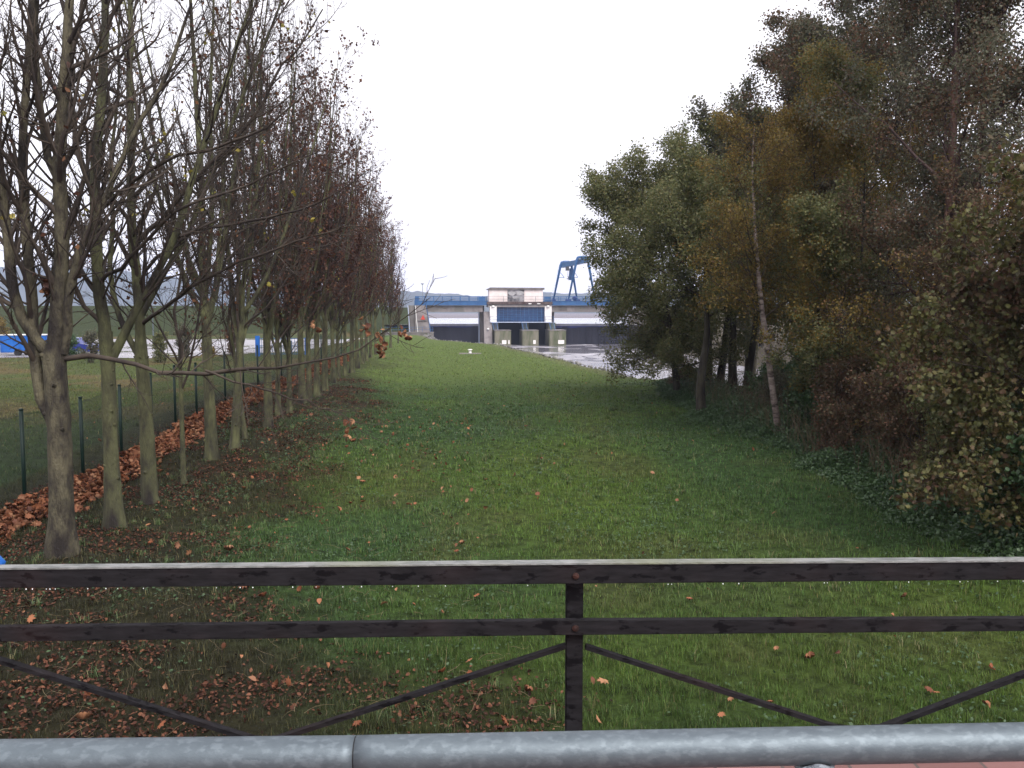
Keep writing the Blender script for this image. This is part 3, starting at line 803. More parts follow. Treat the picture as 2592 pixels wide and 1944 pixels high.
def bare_tree(seed, limbs, trunk, bark, deadleaves=0, dens=1.0, yellow=0, K=12, leafsize=.09, twigmat='twig', lenmul=1.0, yellow_n=40, sparse=None):
    """trunk, limbs: lists of (points, radii) local to the base. Returns (trunk mesh, crown mesh)"""
    r = np.random.default_rng(seed)
    tk = Acc()
    tp, tr = resample(*trunk, 16)
    tr = tr * (1 + .42 * np.exp(-np.arange(16) * .8))
    tr = tr * (1 + r.normal(0, .035, 16))
    V, Q = tubes(tp[None], tr[None], 14); tk.add(V, Q)
    nk = 9; ki = r.integers(2, 15, nk); az = r.uniform(0, 6.28, nk)          # knots where twigs broke off
    od = np.stack([np.cos(az), np.sin(az), az * 0 + .35], 1); q0 = tp[ki] + od * tr[ki][:, None] * .6
    KP = np.stack([q0, q0 + od * tr[ki][:, None] * .45, q0 + od * tr[ki][:, None] * .62], 1)
    V, Q = tubes(KP, np.stack([tr[ki] * .30, tr[ki] * .22, tr[ki] * .04], 1), 8); tk.add(V, Q)
    LP = []; LR = []
    for p_, q_ in limbs:
        a, b = resample(p_, q_, K); LP.append(a); LR.append(b)
    LP = np.array(LP); LR = np.array(LR)
    # a little natural crookedness
    LP0, LR0 = LP, LR
    wob = np.cumsum(r.normal(0, 1, LP.shape) * np.where(LR[:, 0] < .052, .034, .014)[:, None, None], axis=1); wob[:, :2] = 0; LP = LP + wob
    thin = LR[:, 0] < .052
    if (~thin).any(): V, Q = tubes(LP[~thin], LR[~thin], 8); tk.add(V, Q)
    cr = Acc()
    if thin.any(): V, Q = tubes(LP[thin], LR[thin], 8); cr.add(V, Q)
    if sparse:
        sp = LP[sparse]; sr = LR[sparse]; keep = [i for i in range(len(LP)) if i not in sparse]
        S1 = children(r, sp, sr, 26, .15, .99, 48, 15, 1.9, 7, .12, .05, .4, .0045, .4, .4)
        S2 = children(r, *S1, 5, .2, 1, 40, 14, .5, 5, .12, .03, .5, .003, .5, .3)
        for B in (S1, S2): V, Q = tubes(*B, 4); cr.add(V, Q)
        LP = LP[keep]; LR = LR[keep]
    B1 = children(r, LP, LR, int(11 * dens), .12, .97, 40, 12, .34 * lenmul, 8, .08, .10, .5, .007, .3, .45, lmax=2.3)
    B2 = children(r, *B1, 7, .15, 1, 38, 12, .42, 6, .10, .07, .5, .004, .4, .3)
    B3 = children(r, *B2, 5, .2, 1, 38, 14, .50, 4, .13, .04, .6, .003, .5, .2)
    B1b = children(r, LP, LR, int(16 * dens), .1, .95, 55, 15, 2.0, 5, .12, .06, .25, .005, .4, .3)
    V, Q = tubes(*B1, 5); cr.add(V, Q)
    V, Q = tubes(*B2, 4); cr.add(V, Q)
    V, Q = tubes(*B3, 3); cr.add(V, Q)
    V, Q = tubes(*B1b, 3); cr.add(V, Q)
    mats = [M[twigmat]]
    if deadleaves:
        pos = along(r, B3[0], 3, .03); pos = pos[r.random(len(pos)) < deadleaves]
        V, Fa = leaves(r, pos, r.uniform(.5, 1.2, len(pos)) * leafsize, 'small', 1.0); mats.append(M['dead_leaf']); cr.add(V, Fa, len(mats) - 1)
    if yellow:
        pos = B3[0][:, -1][r.integers(0, len(B3[0]), yellow_n)]
        pos = np.repeat(pos[: yellow_n // 3], 3, 0) + r.normal(0, .05, (yellow_n // 3 * 3, 3))
        V, Fa = leaves(r, pos, r.uniform(.05, .09, len(pos)), 'maple', .6); mats.append(M['yellow_leaf']); cr.add(V, Fa, len(mats) - 1)
    return tk.mesh('trunk', [M[bark]], True), cr.mesh('crown', mats)

ROWG = 'bare trees planted in a row along the green fence'
ROWN = []
def place_tree(kindname, label, loc, mt, mc, cat='tree', group=None, rz=0, s=1.0, bark=None):
    t = empty(kindname, label, cat, loc, rz, group); t.scale = (s, s, s)
    link('trunk', mt, t); link('crown', mc, t)
    return t

def pix_paths(base, Y0, lst):
    """waypoints (px, py, radius, depth offset) -> local coordinates of a tree standing at base"""
    out = []
    for pts in lst:
        out.append(([P(a[0], a[1], Y0 + (a[3] if len(a) > 3 else 0)) - base for a in pts], [a[2] for a in pts]))
    return out

# --- the three nearest trees follow the photograph limb by limb
b1 = ground_at(157, 1404)
Y1 = b1[1]
T1 = pix_paths(b1, Y1, [[(157, 1420, .20), (156, 1300, .172), (154, 1200, .165), (150, 1085, .168), (142, 980, .155), (137, 905, .165), (138, 870, .12)],
    [(140, 1085, .08), (110, 1030, .085), (88, 960, .085), (80, 880, .08), (76, 760, .078), (72, 660, .075), (58, 540, .07), (50, 400, .06), (62, 220, .055), (75, 0, .045), (80, -200, .03)],
    [(135, 905, .09), (95, 865, .085), (55, 815, .08), (28, 720, .075), (8, 560, .07), (-5, 420, .06), (-25, 200, .05), (-30, -50, .03)],
    [(138, 900, .12), (145, 820, .12), (150, 700, .11), (152, 560, .10), (147, 450, .095), (155, 330, .085), (165, 180, .075), (175, 0, .06), (190, -250, .03)],
    [(150, 460, .06, .0), (120, 400, .06, .2), (108, 316, .055, .2), (90, 150, .05, .2), (100, -60, .04, .2), (90, -200, .03)],
    [(160, 895, .075), (178, 800, .07), (190, 700, .06), (225, 600, .055), (270, 520, .045), (320, 380, .035), (420, 180, .03), (470, 0, .02)],
    [(165, 908, .042), (250, 897, .036, -.1), (330, 915, .032, -.3), (400, 935, .030, -.5), (520, 938, .028, -.8), (620, 922, .026, -1.0), (720, 918, .016, -1.2), (840, 898, .012, -1.5), (900, 868, .010, -1.6), (960, 830, .008, -1.8), (1030, 775, .006, -2.0), (1066, 722, .004, -2.2)],
    [(520, 938, .018, -.8), (590, 962, .014, -.9), (690, 1008, .011, -1.1), (780, 1030, .008, -1.3), (850, 1062, .006, -1.4), (880, 1075, .005, -1.5)]])
b2 = ground_at(291, 1336); Y2 = b2[1]
T2 = pix_paths(b2, Y2, [[(291, 1350, .155), (285, 1230, .13), (278, 1080, .118), (275, 960, .115), (272, 905, .12), (266, 840, .11)],
    [(270, 880, .11), (262, 800, .105), (246, 700, .098), (238, 590, .095), (234, 450, .085), (236, 316, .08), (253, 90, .07), (262, -150, .04)],
    [(280, 915, .08), (305, 865, .08), (345, 785, .07), (390, 700, .065), (440, 590, .06), (480, 450, .05), (540, 280, .04), (610, 60, .03), (660, -120, .02)],
    [(250, 720, .036), (300, 660, .032, -.4), (380, 585, .028, -.7), (452, 533, .024, -.9), (560, 480, .020, -1.1), (674, 425, .016, -1.3), (740, 395, .010, -1.5), (800, 372, .005, -1.6)],
    [(240, 600, .036), (300, 520, .032, -.5), (420, 440, .028, -.8), (542, 400, .022, -1.0), (680, 350, .018, -1.3), (750, 300, .012, -1.5), (815, 245, .005, -1.6)],
    [(238, 500, .05), (200, 400, .045, .2), (190, 250, .04, .3), (205, 60, .03, .4), (210, -120, .02, .4)],
    [(262, 830, .04), (200, 740, .038, -.2), (130, 640, .03, -.4), (60, 560, .02, -.5), (0, 470, .012, -.6)]])
b3 = ground_at(380, 1271); Y3 = b3[1]
T3 = pix_paths(b3, Y3, [[(380, 1285, .15), (376, 1180, .135), (370, 1060, .125), (362, 950, .12), (357, 890, .115), (355, 850, .10)],
    [(356, 860, .10), (352, 760, .098), (348, 680, .092), (340, 588, .085), (335, 430, .075), (328, 180, .06), (340, -80, .04)],
    [(350, 900, .06), (322, 850, .06), (300, 790, .055), (282, 700, .05), (290, 560, .045), (280, 400, .035), (300, 200, .025), (300, 0, .015)],
    [(358, 800, .06), (400, 720, .055), (450, 640, .05), (500, 540, .045), (560, 380, .04), (640, 200, .03), (720, 20, .02), (760, -80, .012)],
    [(355, 720, .036), (384, 640, .032, -.5), (460, 585, .028, -.8), (600, 545, .024, -1.1), (768, 500, .018, -1.5), (860, 450, .009, -1.7), (925, 400, .004, -1.8)],
    [(345, 620, .05), (440, 500, .042, -.4), (560, 380, .034, -.7), (660, 250, .028, -.9), (740, 110, .02, -1.1), (830, 0, .012, -1.2)],
    [(360, 820, .04), (420, 770, .035, -.6), (520, 700, .03, -1.0), (640, 640, .022, -1.3), (800, 585, .014, -1.6), (950, 560, .006, -1.9)]])
for sd, base, T, sparse, lab in ((11, b1, T1, [5, 6], 'nearest and thickest bare tree of the row, forked low, its long low limb reaching right'),
                         (12, b2, T2, [2, 3], 'second bare tree from the railing, straight mossy trunk right of the forked one'),
                         (13, b3, T3, [3], 'third bare tree from the railing, pale patched bark and leaves heaped behind it')):
    mt, mc = bare_tree(sd, T[1:], T[0], 'bark_near' if sd == 11 else 'bark_maple', deadleaves=.02, dens=1.8, yellow=1, K=16, lenmul=.85, yellow_n=50, sparse=sparse)
    place_tree('maple_tree', lab, base, mt, mc, group=ROWG)

def gen_limbs(r, h, rad, n, fork, spread):
    lean = r.normal(0, .12, 2)
    tpts = [(0, 0, -.15), (lean[0] * .3, lean[1] * .3, fork * .4), (lean[0] * .6, lean[1] * .6, fork * .8), (lean[0], lean[1], fork + .4)]
    trunk = (tpts, [rad * 1.1, rad * .95, rad * .85, rad * .7])
    limbs = []
    az0 = r.uniform(0, 6.28)
    for i in range(n):
        az = az0 + i * 2.4 + r.normal(0, .3); z0 = fork * r.uniform(.75, 1.15)
        top = (h - z0) * r.uniform(.75, 1.0); sp = spread * r.uniform(.45, 1.0)
        if i == 0: sp *= .15; top = h - z0
        k = np.array([0, .12, .3, .55, .8, 1.0])
        out = sp * (k ** .75); zz = z0 + top * (k ** 1.1)
        f = min(1, z0 / (fork + .4))
        pts = [(lean[0] * f + math.cos(az) * o_ + r.normal(0, .05), lean[1] * f + math.sin(az) * o_ + r.normal(0, .05), z_) for o_, z_ in zip(out, zz)]
        pts[0] = (lean[0] * f, lean[1] * f, z0)
        q = rad * (.75 if i == 0 else r.uniform(.38, .55)); limbs.append((pts, [q, q * .9, q * .75, q * .55, q * .32, q * .12]))
    # low spreading limbs
    for i in range(2):
        az = r.uniform(0, 6.28); z0 = fork * r.uniform(.9, 1.1); L = r.uniform(1.4, 2.4)
        pts = [(math.cos(az) * o_, math.sin(az) * o_, z0 + z_) for o_, z_ in ((0, 0), (L * .3, .6), (L * .6, 1.4), (L * .85, 2.4), (L, 3.4))]
        q = rad * .25; limbs.append((pts, [q, q * .85, q * .6, q * .35, q * .12]))
    return trunk, limbs

VAR = []
for i in range(7):
    r = np.random.default_rng(100 + i)
    dl = [.05, .25, .5, .4, .6, .45, .55][i]
    tr, li = gen_limbs(r, r.uniform(11.5, 13), .13, 8, r.uniform(3.0, 3.7), 2.3)
    VAR.append(bare_tree(200 + i, li, tr, 'bark_maple', deadleaves=dl * .75, dens=1.0, yellow=1 if i < 2 else 0, leafsize=.10 + .02 * (i > 2), twigmat='twig' if i < 2 else 'twig_red', lenmul=.85))
SAPV = []
for i in range(2):
    r = np.random.default_rng(150 + i)
    tr, li = gen_limbs(r, 7, .055, 4, 2.6, 1.0)
    SAPV.append(bare_tree(250 + i, li, tr, 'bark_maple', deadleaves=.1, dens=.8, leafsize=.09))

row = [(465, 1227, 's', 'thin sapling standing behind the third trunk of the row'),
       (537, 1162, .95, 'straight mossy bare tree just past the thin sapling'),
       (594, 1134, .8, 'dark bare tree leaning left right beside the straight mossy one'),
       (622, 1110, 's', 'slender leaning young tree between the dark leaning trunk and the bare soil'),
       (680, 1082, .85, 'bare tree with a pale mossy foot at the edge of the bare soil'),
       (704, 1052, .6, 'thin bare tree close behind the one with the pale mossy foot'),
       (733, 1046, .62, 'thin dark bare tree at the corner of the bare soil patch'),
       (766, 1022, .85, 'greenish bare tree where the bare soil patch ends'),
       (784, 1012, .7, 'narrow bare tree paired with the greenish one past the bare soil'),
       (802, 1002, .8, 'bare tree just before the one with a broken branch at its foot'),
       (822, 990, .95, 'thick grey bare tree in mid row with a broken branch at its foot'),
       (845, 972, .8, 'bare tree directly behind the thick grey one in mid row'),
       (858, 960, .7, 'blackish bare tree near the middle of the row'),
       (873, 951, .75, 'bare tree next past the blackish one'),
       (890, 944, 1.0, 'thick brownish bare tree past the middle of the row'),
       (905, 932, .9, 'bare tree beside the thick brownish one'),
       (918, 921, .85, 'bare tree seventh from the far end of the row'),
       (927, 913, .85, 'bare tree sixth from the far end of the row'),
       (938, 905, .85, 'bare tree fifth from the far end of the row'),
       (951, 897, .85, 'bare tree fourth from the far end of the row'),
       (972, 889, .9, 'bare tree third from the far end of the row'),
       (989, 880, .8, 'broad bare tree second from the far end of the row'),
       (1008, 869, .55, 'short bare tree at the far end of the row nearest the weir')]
k = 0
for i, (px, py, s, lab) in enumerate(row):
    p = ground_at(px, py)
    if s == 's':
        mt, mc = SAPV[i % 2]; s = .95 if i == 0 else 1.1
    else:
        mt, mc = VAR[0 if i < 3 else 1 + (k * 3) % 6]; k += 1
        if i == 2: mt, mc = VAR[1]
    t = place_tree('maple_tree', lab, (p[0], p[1], H(p[0], p[1])), mt, mc, group=ROWG, rz=1.7 * i + .4, s=s)
    if s < 2 and i < 10 and row[i][2] != 's': t.scale = (s * 1.08, s * 1.08, s * 1.14)
    if i in (2, 3): t.rotation_euler[1] = R(-5)

# clusters of brown leaves still hanging, part of the nearest tree's low limb
def leaf_clusters():
    r = np.random.default_rng(77)
    t1 = [o for o in COL.objects if o.name == 'maple_tree'][0]
    for (px, py, Y, n, sz) in ((967, 872, Y1 - 1.8, 16, .085), (925, 836, Y1 - 1.6, 9, .07), (1026, 848, Y1 - 2.0, 10, .08), (880, 1086, Y1 - 1.5, 12, .08), (800, 825, Y1 - 1.4, 6, .07), (118, 725, Y1 - .1, 26, .10)):
        c = P(px, py, Y) - b1
        pos = c + r.normal(0, 1, (n, 3)) * np.array([.035, .035, .07])
        V, Fa = leaves(r, pos, r.uniform(.7, 1.2, n) * sz, 'maple', 2.0, curl=r.uniform(1, 4, n))
        link('leaf_cluster', mesh_np('leaf_cluster', V, [Fa], M['fallen' if sz < .10 else 'dead_leaf']), t1)
leaf_clusters()

# ---------------------------------------------------------------- leafy trees on the right
def leafy_tree(seed, h, cr, trunks, bark, leafmat, leafsize, nleaf, clear=.15, kind='small', nl=16, ang=60, top=.5, mix=None, twig='twig', n2=8, n3=7, jit=.10, droop=.02, wmul=1.0, even=0):
    """crown radius cr, height h; trunks: list of (dx, dy, lean x, lean y, radius)"""
    r = np.random.default_rng(seed); tk = Acc(); ca = Acc()
    TP = []; TR = []
    for dx, dy, lx, ly, rad in trunks:
        n = 14; f = np.linspace(0, 1, n)
        w = np.cumsum(r.normal(0, .035 * wmul, (n, 2)), 0); w[0] = 0
        TP.append(np.stack([dx + lx * f + w[:, 0] * .6, dy + ly * f + w[:, 1] * .6, -.2 + h * .96 * f], 1))
        TR.append(rad * (1.0 - .93 * f ** .8) + rad * .35 * np.exp(-f * 26))
    TP = np.array(TP); TR = np.array(TR)
    V, Q = tubes(TP, TR, 9); tk.add(V, Q)
    nn = max(4, nl // len(trunks))
    # limb length follows the crown outline: widest at about 40% of the height
    Mn = len(TP); par = np.repeat(np.arange(Mn), nn)
    t = clear + (.98 - clear) * ((np.tile(np.arange(nn), Mn) + r.random(Mn * nn)) / nn)
    x = t * 13; i = np.minimum(x.astype(int), 12); f = (x - i)[:, None]
    st = TP[par, i] * (1 - f) + TP[par, i + 1] * f; pr = TR[par, i]
    u = (t - clear) / (1 - clear)
    prof = np.where(u < .35, .72 + .8 * u, 1.0 - (u - .35) ** 1.5 * (1.5 - top)) 
    L = cr * np.clip(prof, .18, 1) * (r.uniform(.88, 1.08, len(t)) if even else r.uniform(.7, 1.15, len(t)))
    az = r.uniform(0, 6.28, len(t)) ; el = np.radians(np.clip(90 - ang + 35 * u + r.normal(0, 8, len(t)), -15, 80))
    d = np.stack([np.cos(az) * np.cos(el), np.sin(az) * np.cos(el), np.sin(el)], 1)
    B1 = grow(r, st, d, L, 8, .10, droop, np.clip(pr * .45, .012, .09), np.full(len(t), .008))
    B2 = children(r, *B1, n2, .15, 1, 48, 14, .42, 6, .13, .01, .5, .006, .4, .45)
    B3 = children(r, *B2, n3, .1, 1, 45, 15, .48, 4, .15, -.02, .5, .004, .5, .3)
    for B, s in ((B1, 6), (B2, 4), (B3, 3)):
        V, Q = tubes(*B, s); ca.add(V, Q)
    mats = [M[twig]]
    per = max(1, int(1.35 * nleaf / len(B3[0])))
    pos = along(r, B3[0], per, jit)
    cl = fbm(pos[:, 0] * 1.1 + pos[:, 2] * .7, pos[:, 1] * 1.1 - pos[:, 2] * .9, seed)
    pos = pos[r.random(len(pos)) < smooth(.25, .45, cl) * .7 + .35]
    if mix:
        sel = (fbm(pos[:, 0] * .5, pos[:, 2] * .5, seed + 5) + r.normal(0, .1, len(pos))) > mix[1]
        groups = ((leafmat, pos[~sel]), (mix[0], pos[sel]))
    else: groups = ((leafmat, pos),)
    for mn, pp in groups:
        if len(pp) == 0: continue
        V, Fa = leaves(r, pp, r.uniform(.6, 1.25, len(pp)) * leafsize * 1.2, kind, .4); mats.append(M[mn]); ca.add(V, Fa, len(mats) - 1)
    return tk.mesh('trunk', [M[bark]], True), ca.mesh('crown', mats)

BANKG = 'trees on the river bank'
def bank_tree(name, label, x, y, cat='tree', group=BANKG, **kw):
    mt, mc = leafy_tree(**kw)
    return place_tree(name, label, (x, y, float(H(x, y))), mt, mc, cat=cat, group=group)

def gx_(px, py):
    p = ground_at(px, py); return p[0], p[1]
x, y = gx_(1718, 1001)
bank_tree('alder_tree', 'bushy olive green tree nearest the weir, overhanging the open water', x, y, seed=301, h=9.0, cr=4.0, trunks=[(0, 0, -1.1, 0, .16)], bark='bark_dark', leafmat='leaf_olive', leafsize=.075, nleaf=110000, clear=.16, nl=54, ang=84, top=.85, n2=8, jit=.16, even=1)
x, y = gx_(1780, 1056)
bank_tree('alder_tree', 'green tree with a swollen crooked trunk standing out on the grass edge', x, y, seed=302, h=8.6, cr=2.9, trunks=[(0, 0, .1, 0, .19)], bark='bark_dark', leafmat='leaf_olive', leafsize=.07, nleaf=36000, jit=.16, clear=.43, nl=20, ang=75, wmul=2)
x, y = gx_(1811, 990)
bank_tree('alder_tree', 'green tree with two trunks rising close together at the waterside', x, y, seed=303, h=11.5, cr=3.8, trunks=[(-.28, 0, .2, .3, .18), (.18, .2, .9, 0, .2)], bark='bark_dark', leafmat='leaf_grey', leafsize=.08, nleaf=50000, jit=.16, clear=.4, nl=28, ang=75, mix=('leaf_olive', .5))
x, y = gx_(1868, 1008)
bank_tree('alder_tree', 'tree with a pair of thick trunks spreading into a V, left of the birch', x, y, seed=304, h=11.5, cr=3.6, trunks=[(-.2, 0, -.2, 0, .21), (.22, -.1, 1.4, .3, .19)], bark='bark_dark', leafmat='leaf_grey', leafsize=.08, nleaf=50000, jit=.16, clear=.4, nl=28, ang=70, mix=('leaf_olive', .52))
bank_tree('alder_tree', 'grey half bare tree behind, showing twigs against the sky above the birch', 11.6, 44, seed=305, h=11.6, cr=4.6, trunks=[(0, 0, .2, 0, .2), (.5, .5, .8, 0, .17)], bark='bark_dark', leafmat='leaf_grey', leafsize=.09, nleaf=70000, clear=.38, nl=34, ang=55, top=.45, n2=9, n3=8)
bank_tree('alder_tree', 'tall grey tree behind and right of the half bare one', 11.9, 36, seed=306, h=14.4, cr=5.2, trunks=[(0, 0, .4, 0, .2)], bark='bark_dark', leafmat='leaf_grey', leafsize=.085, nleaf=90000, jit=.2, mix=('leaf_brown', .5), clear=.15, nl=34, ang=62, top=.5, n2=9)
bank_tree('alder_tree', 'very tall dark tree whose crown edge slopes to the top of the photo', 12.6, 30, seed=307, h=17, cr=5.0, trunks=[(0, 0, .3, 0, .22)], bark='bark_dark', leafmat='leaf_grey', leafsize=.075, nleaf=100000, jit=.2, mix=('leaf_brown', .5), clear=.12, nl=38, ang=62, top=.5, n2=9)
bank_tree('alder_tree', 'very tall tree with a thick reddish trunk and sparse small leaves, sky showing through', 9.9, 20.5, seed=308, h=16, cr=4.8, trunks=[(0, 0, .3, 0, .19), (.45, .2, .9, .2, .15)], bark='bark_red', leafmat='leaf_brown', leafsize=.058, nleaf=90000, jit=.16, clear=.2, nl=34, ang=48, top=.4, mix=('leaf_grey', .5), twig='twig_red', n2=9, n3=8)
bank_tree('alder_tree', 'tall reddish tree cut off by the right edge of the photo', 13.6, 20, seed=309, h=16, cr=4.2, trunks=[(0, 0, -.3, 0, .17)], bark='bark_red', leafmat='leaf_brown', leafsize=.065, nleaf=70000, jit=.16, clear=.12, nl=32, ang=52, top=.4, mix=('leaf_grey', .55), twig='twig_red', n2=9)
bank_tree('aspen_tree', 'orange brown leaved tree right of the birch trunk', 9.8, 25.5, seed=310, h=10.3, cr=3.6, trunks=[(0, 0, .2, 0, .10), (-.5, .3, -.9, 0, .08)], bark='bark_dark', leafmat='leaf_orange', leafsize=.055, nleaf=80000, jit=.15, clear=.05, nl=36, ang=62, top=.7, mix=('leaf_olive', .56), n2=9)
bank_tree('aspen_tree', 'yellow brown bushy young tree in front of the reddish trunk', 9.0, 18.5, seed=311, h=5.6, cr=2.3, trunks=[(0, 0, .2, 0, .06), (.5, .3, .7, 0, .05)], bark='bark_dark', leafmat='leaf_orange', leafsize=.05, nleaf=26000, clear=.06, nl=26, ang=60, top=.8, mix=('leaf_brown', .48), n2=8)
# birch: pale leaning trunk
bb = ground_at(1970, 1106); Yb = bb[1]
def birch():
    r = np.random.default_rng(320)
    pts = [P(a, b, Yb) - bb for a, b in ((1972, 1118), (1966, 1060), (1952, 960), (1942, 880), (1928, 780), (1919, 690), (1912, 600), (1907, 500), (1904, 400), (1910, 320))]
    tp, tr = resample(pts, [.10, .092, .086, .08, .072, .064, .05, .034, .022, .01], 24)
    tk = Acc(); V, Q = tubes(tp[None], tr[None], 10); tk.add(V, Q)
    ca = Acc()
    B1 = children(r, tp[None], tr[None], 34, .38, .98, 55, 12, .26, 8, .1, .03, .35, .008, .3, .45)
    B2 = children(r, *B1, 7, .2, 1, 45, 12, .45, 6, .12, -.02, .5, .005, .4, .4)
    B3 = children(r, *B2, 6, .1, 1, 45, 12, .5, 4, .12, -.06, .5, .0035, .5, .3)
    for B, s in ((B1, 5), (B2, 4), (B3, 3)):
        V, Q = tubes(*B, s); ca.add(V, Q)
    pos = along(r, B3[0], 14, .10)
    V, Fa = leaves(r, pos, r.uniform(.03, .065, len(pos)), 'small', .5); ca.add(V, Fa, 1)
    place_tree('birch_tree', 'slender birch with a pale leaning trunk at the edge of the lawn', bb, tk.mesh('trunk', [M['bark_birch']], True), ca.mesh('crown', [M['twig'], M['leaf_orange']]), group=BANKG)
birch()
bank_tree('alder_tree', 'grey brown twiggy tree between the half bare one and the very tall dark one', 11.0, 31, seed=315, h=12.2, cr=3.6, trunks=[(0, 0, .2, 0, .15)], bark='bark_dark', leafmat='leaf_grey', leafsize=.075, nleaf=60000, jit=.2, mix=('leaf_brown', .5), clear=.3, nl=36, ang=60, top=.8, n2=9)
x, y = gx_(2113, 1144)
bank_tree('young_tree', 'young olive leaved tree with a thin crooked stem right of the birch', x, y, seed=312, h=6.0, cr=2.1, trunks=[(0, 0, -.3, 0, .075)], bark='bark_dark', leafmat='leaf_olive', leafsize=.058, nleaf=24000, clear=.22, nl=24, ang=60, top=.8, mix=('leaf_orange', .5), wmul=2.2)
bank_tree('maple_tree', 'yellow green maple with large leaves hanging into the right side', 7.9, 12.6, seed=313, h=5.6, cr=2.4, trunks=[(0, 0, .0, 0, .07), (.3, .3, .5, .3, .06)], bark='bark_dark', leafmat='leaf_maple', leafsize=.062, nleaf=34000, clear=.15, nl=30, mix=('leaf_brown', .62), ang=70, top=.85, kind='maple', n2=7, n3=5, jit=.12)
bank_tree('maple_tree', 'low olive maple between the large leaved one and the brambles', 7.9, 14.6, seed=314, h=3.2, cr=1.5, trunks=[(0, 0, .0, 0, .04), (.2, .1, .4, .1, .035)], bark='bark_dark', leafmat='leaf_maple', leafsize=.085, nleaf=6000, clear=.15, nl=16, ang=65, top=.85, kind='maple', n2=6, n3=5, mix=('leaf_brown', .5))

SHG = 'shrubs under the bank trees'
shr = [(8.9, 29.0, 1.3, .9, 'leaf_grey', 'grey green shrub under the tree with the swollen trunk'),
       (9.6, 31, 1.5, 1.0, 'leaf_bramble', 'dark green broad leaved shrub by the water left of the birch'),
       (8.4, 24.3, 1.9, 1.2, 'leaf_bramble', 'dark shrub at the foot of the birch'),
       (8.3, 21, 2.0, 1.2, 'leaf_brown', 'brownish shrub at the foot of the crooked young tree'),
       (8.6, 18.2, 2.4, 1.4, 'leaf_brown', 'brown twiggy shrub in the gap past the young tree'),
       (8.3, 16.2, 2.0, 1.2, 'leaf_olive', 'olive shrub in the shade between young tree and maple'),
       (8.2, 13.3, 1.5, 1.0, 'leaf_bramble', 'dark shrub at the lawn edge under the large leaved maple'),
       (10.3, 16.5, 3.6, 1.8, 'leaf_brown', 'tall brown shrub behind the olive one'),
       (10.8, 23, 3.6, 2.0, 'leaf_olive', 'tall olive shrub behind the crooked young tree'),
       (12.4, 33, 1.8, 1.3, 'leaf_brown', 'brown shrub by the water behind the V shaped trunks'),
       (7.9, 41, .8, .8, 'leaf_brown', 'low brown shrub at the foot of the tree nearest the weir'),
       (10.7, 13.6, 3.0, 1.7, 'leaf_brown', 'brown shrub by the right edge of the photo behind the maple')]
for i, (x, y, h, c, lm, lab) in enumerate(shr):
    tr = [(random.uniform(-.3, .3), random.uniform(-.3, .3), random.uniform(-.6, .6), random.uniform(-.4, .4), .025) for _ in range(4)]
    bank_tree('shrub', lab, x, y, cat='shrub', group=SHG, seed=400 + i, h=h, cr=c, trunks=tr, bark='bark_dark', leafmat=lm, leafsize=.055 if lm != 'leaf_bramble' else .07, nleaf=int(7000 + 3000 * h), clear=.05, nl=28, ang=60, top=.9, n2=6, n3=6, kind='small' if lm != 'leaf_bramble' else 'oval')

# far bank: trees and shrubs across the river
FBG = 'trees across the river'
fb_lab = ['bare brown tree across the river seen between the double trunks', 'grey tree across the river behind the V shaped trunks', 'olive tree across the river behind the birch',
          'dark tree across the river right of the birch', 'brown tree across the river behind the crooked young tree', 'tall grey tree across the river behind the reddish trunk']
fbm_ = [leafy_tree(seed=500 + i, h=9, cr=4, trunks=[(0, 0, .3, 0, .16), (.6, 0, .9, 0, .13)], bark='bark_dark', leafmat=lm, leafsize=.16, nleaf=16000, clear=.08, nl=28, ang=60, top=.7, n2=8, n3=6) for i, lm in enumerate(('leaf_brown', 'leaf_grey', 'leaf_olive'))]
for i, (x, y, s) in enumerate(((30.5, 112, 1.0), (34, 98, 1.1), (35, 84, 1.0), (37, 72, 1.1), (38, 58, 1.15), (39, 46, 1.2))):
    mt, mc = fbm_[i % 3]
    place_tree('bank_tree', fb_lab[i], (x, y, float(H(x, y))), mt, mc, group=FBG, rz=i * 1.3, s=s)

# bramble and nettle ground cover along the foot of the bank trees
def undergrowth():
    r = np.random.default_rng(600)
    N = 90000
    y = r.uniform(11.5, 44, N)
    ex = np.interp(y, [11, 14, 16, 20.7, 23, 26, 30, 38, 45], [7.4, 6.9, 6.7, 7.0, 6.7, 6.6, 6.3, 6.8, 7.2]) + (fbm(y * .8, y * 0, 61) - .5) * 1.2
    x = ex + np.abs(r.normal(0, 1.5, N)) - .25
    env = np.clip((x - ex + .3) * .42, .02, .75) * (.45 + .9 * fbm(x * 1.1, y * 1.1, 62))
    z = H(x, y) + env * r.uniform(.15, 1, N) ** .6
    V, Fa = leaves(r, np.stack([x, y, z], 1), .022 + .07 * r.random(N) ** 2, 'oval', .2, .3)
    o = link('undergrowth', mesh_np('undergrowth', V, [Fa], M['leaf_bramble']))
    tag(o, 'dark green brambles and nettles along the foot of the bank trees', 'undergrowth', kind='stuff')
    # stems of dry weeds
    N = 1800; y = r.uniform(12, 44, N); x = np.interp(y, [11, 16, 26, 45], [7.6, 7.2, 7.0, 7.4]) + r.uniform(0, 3, N)
    st = np.stack([x, y, H(x, y)], 1); d = r.normal(0, .25, (N, 3)); d[:, 2] = 1
    Pp, Rr = grow(r, st, d, r.uniform(.4, 1.5, N), 5, .1, 0, np.full(N, .005), np.full(N, .003))
    V, Q = tubes(Pp, Rr, 3)
    o = link('dry_stems', mesh_np('dry_stems', V, [Q], mat('dry_stem', (.10, .065, .045), (.16, .12, .08), 3, .9)))
    tag(o, 'thin dry weed stems standing among the brambles', 'weeds', kind='stuff')
undergrowth()

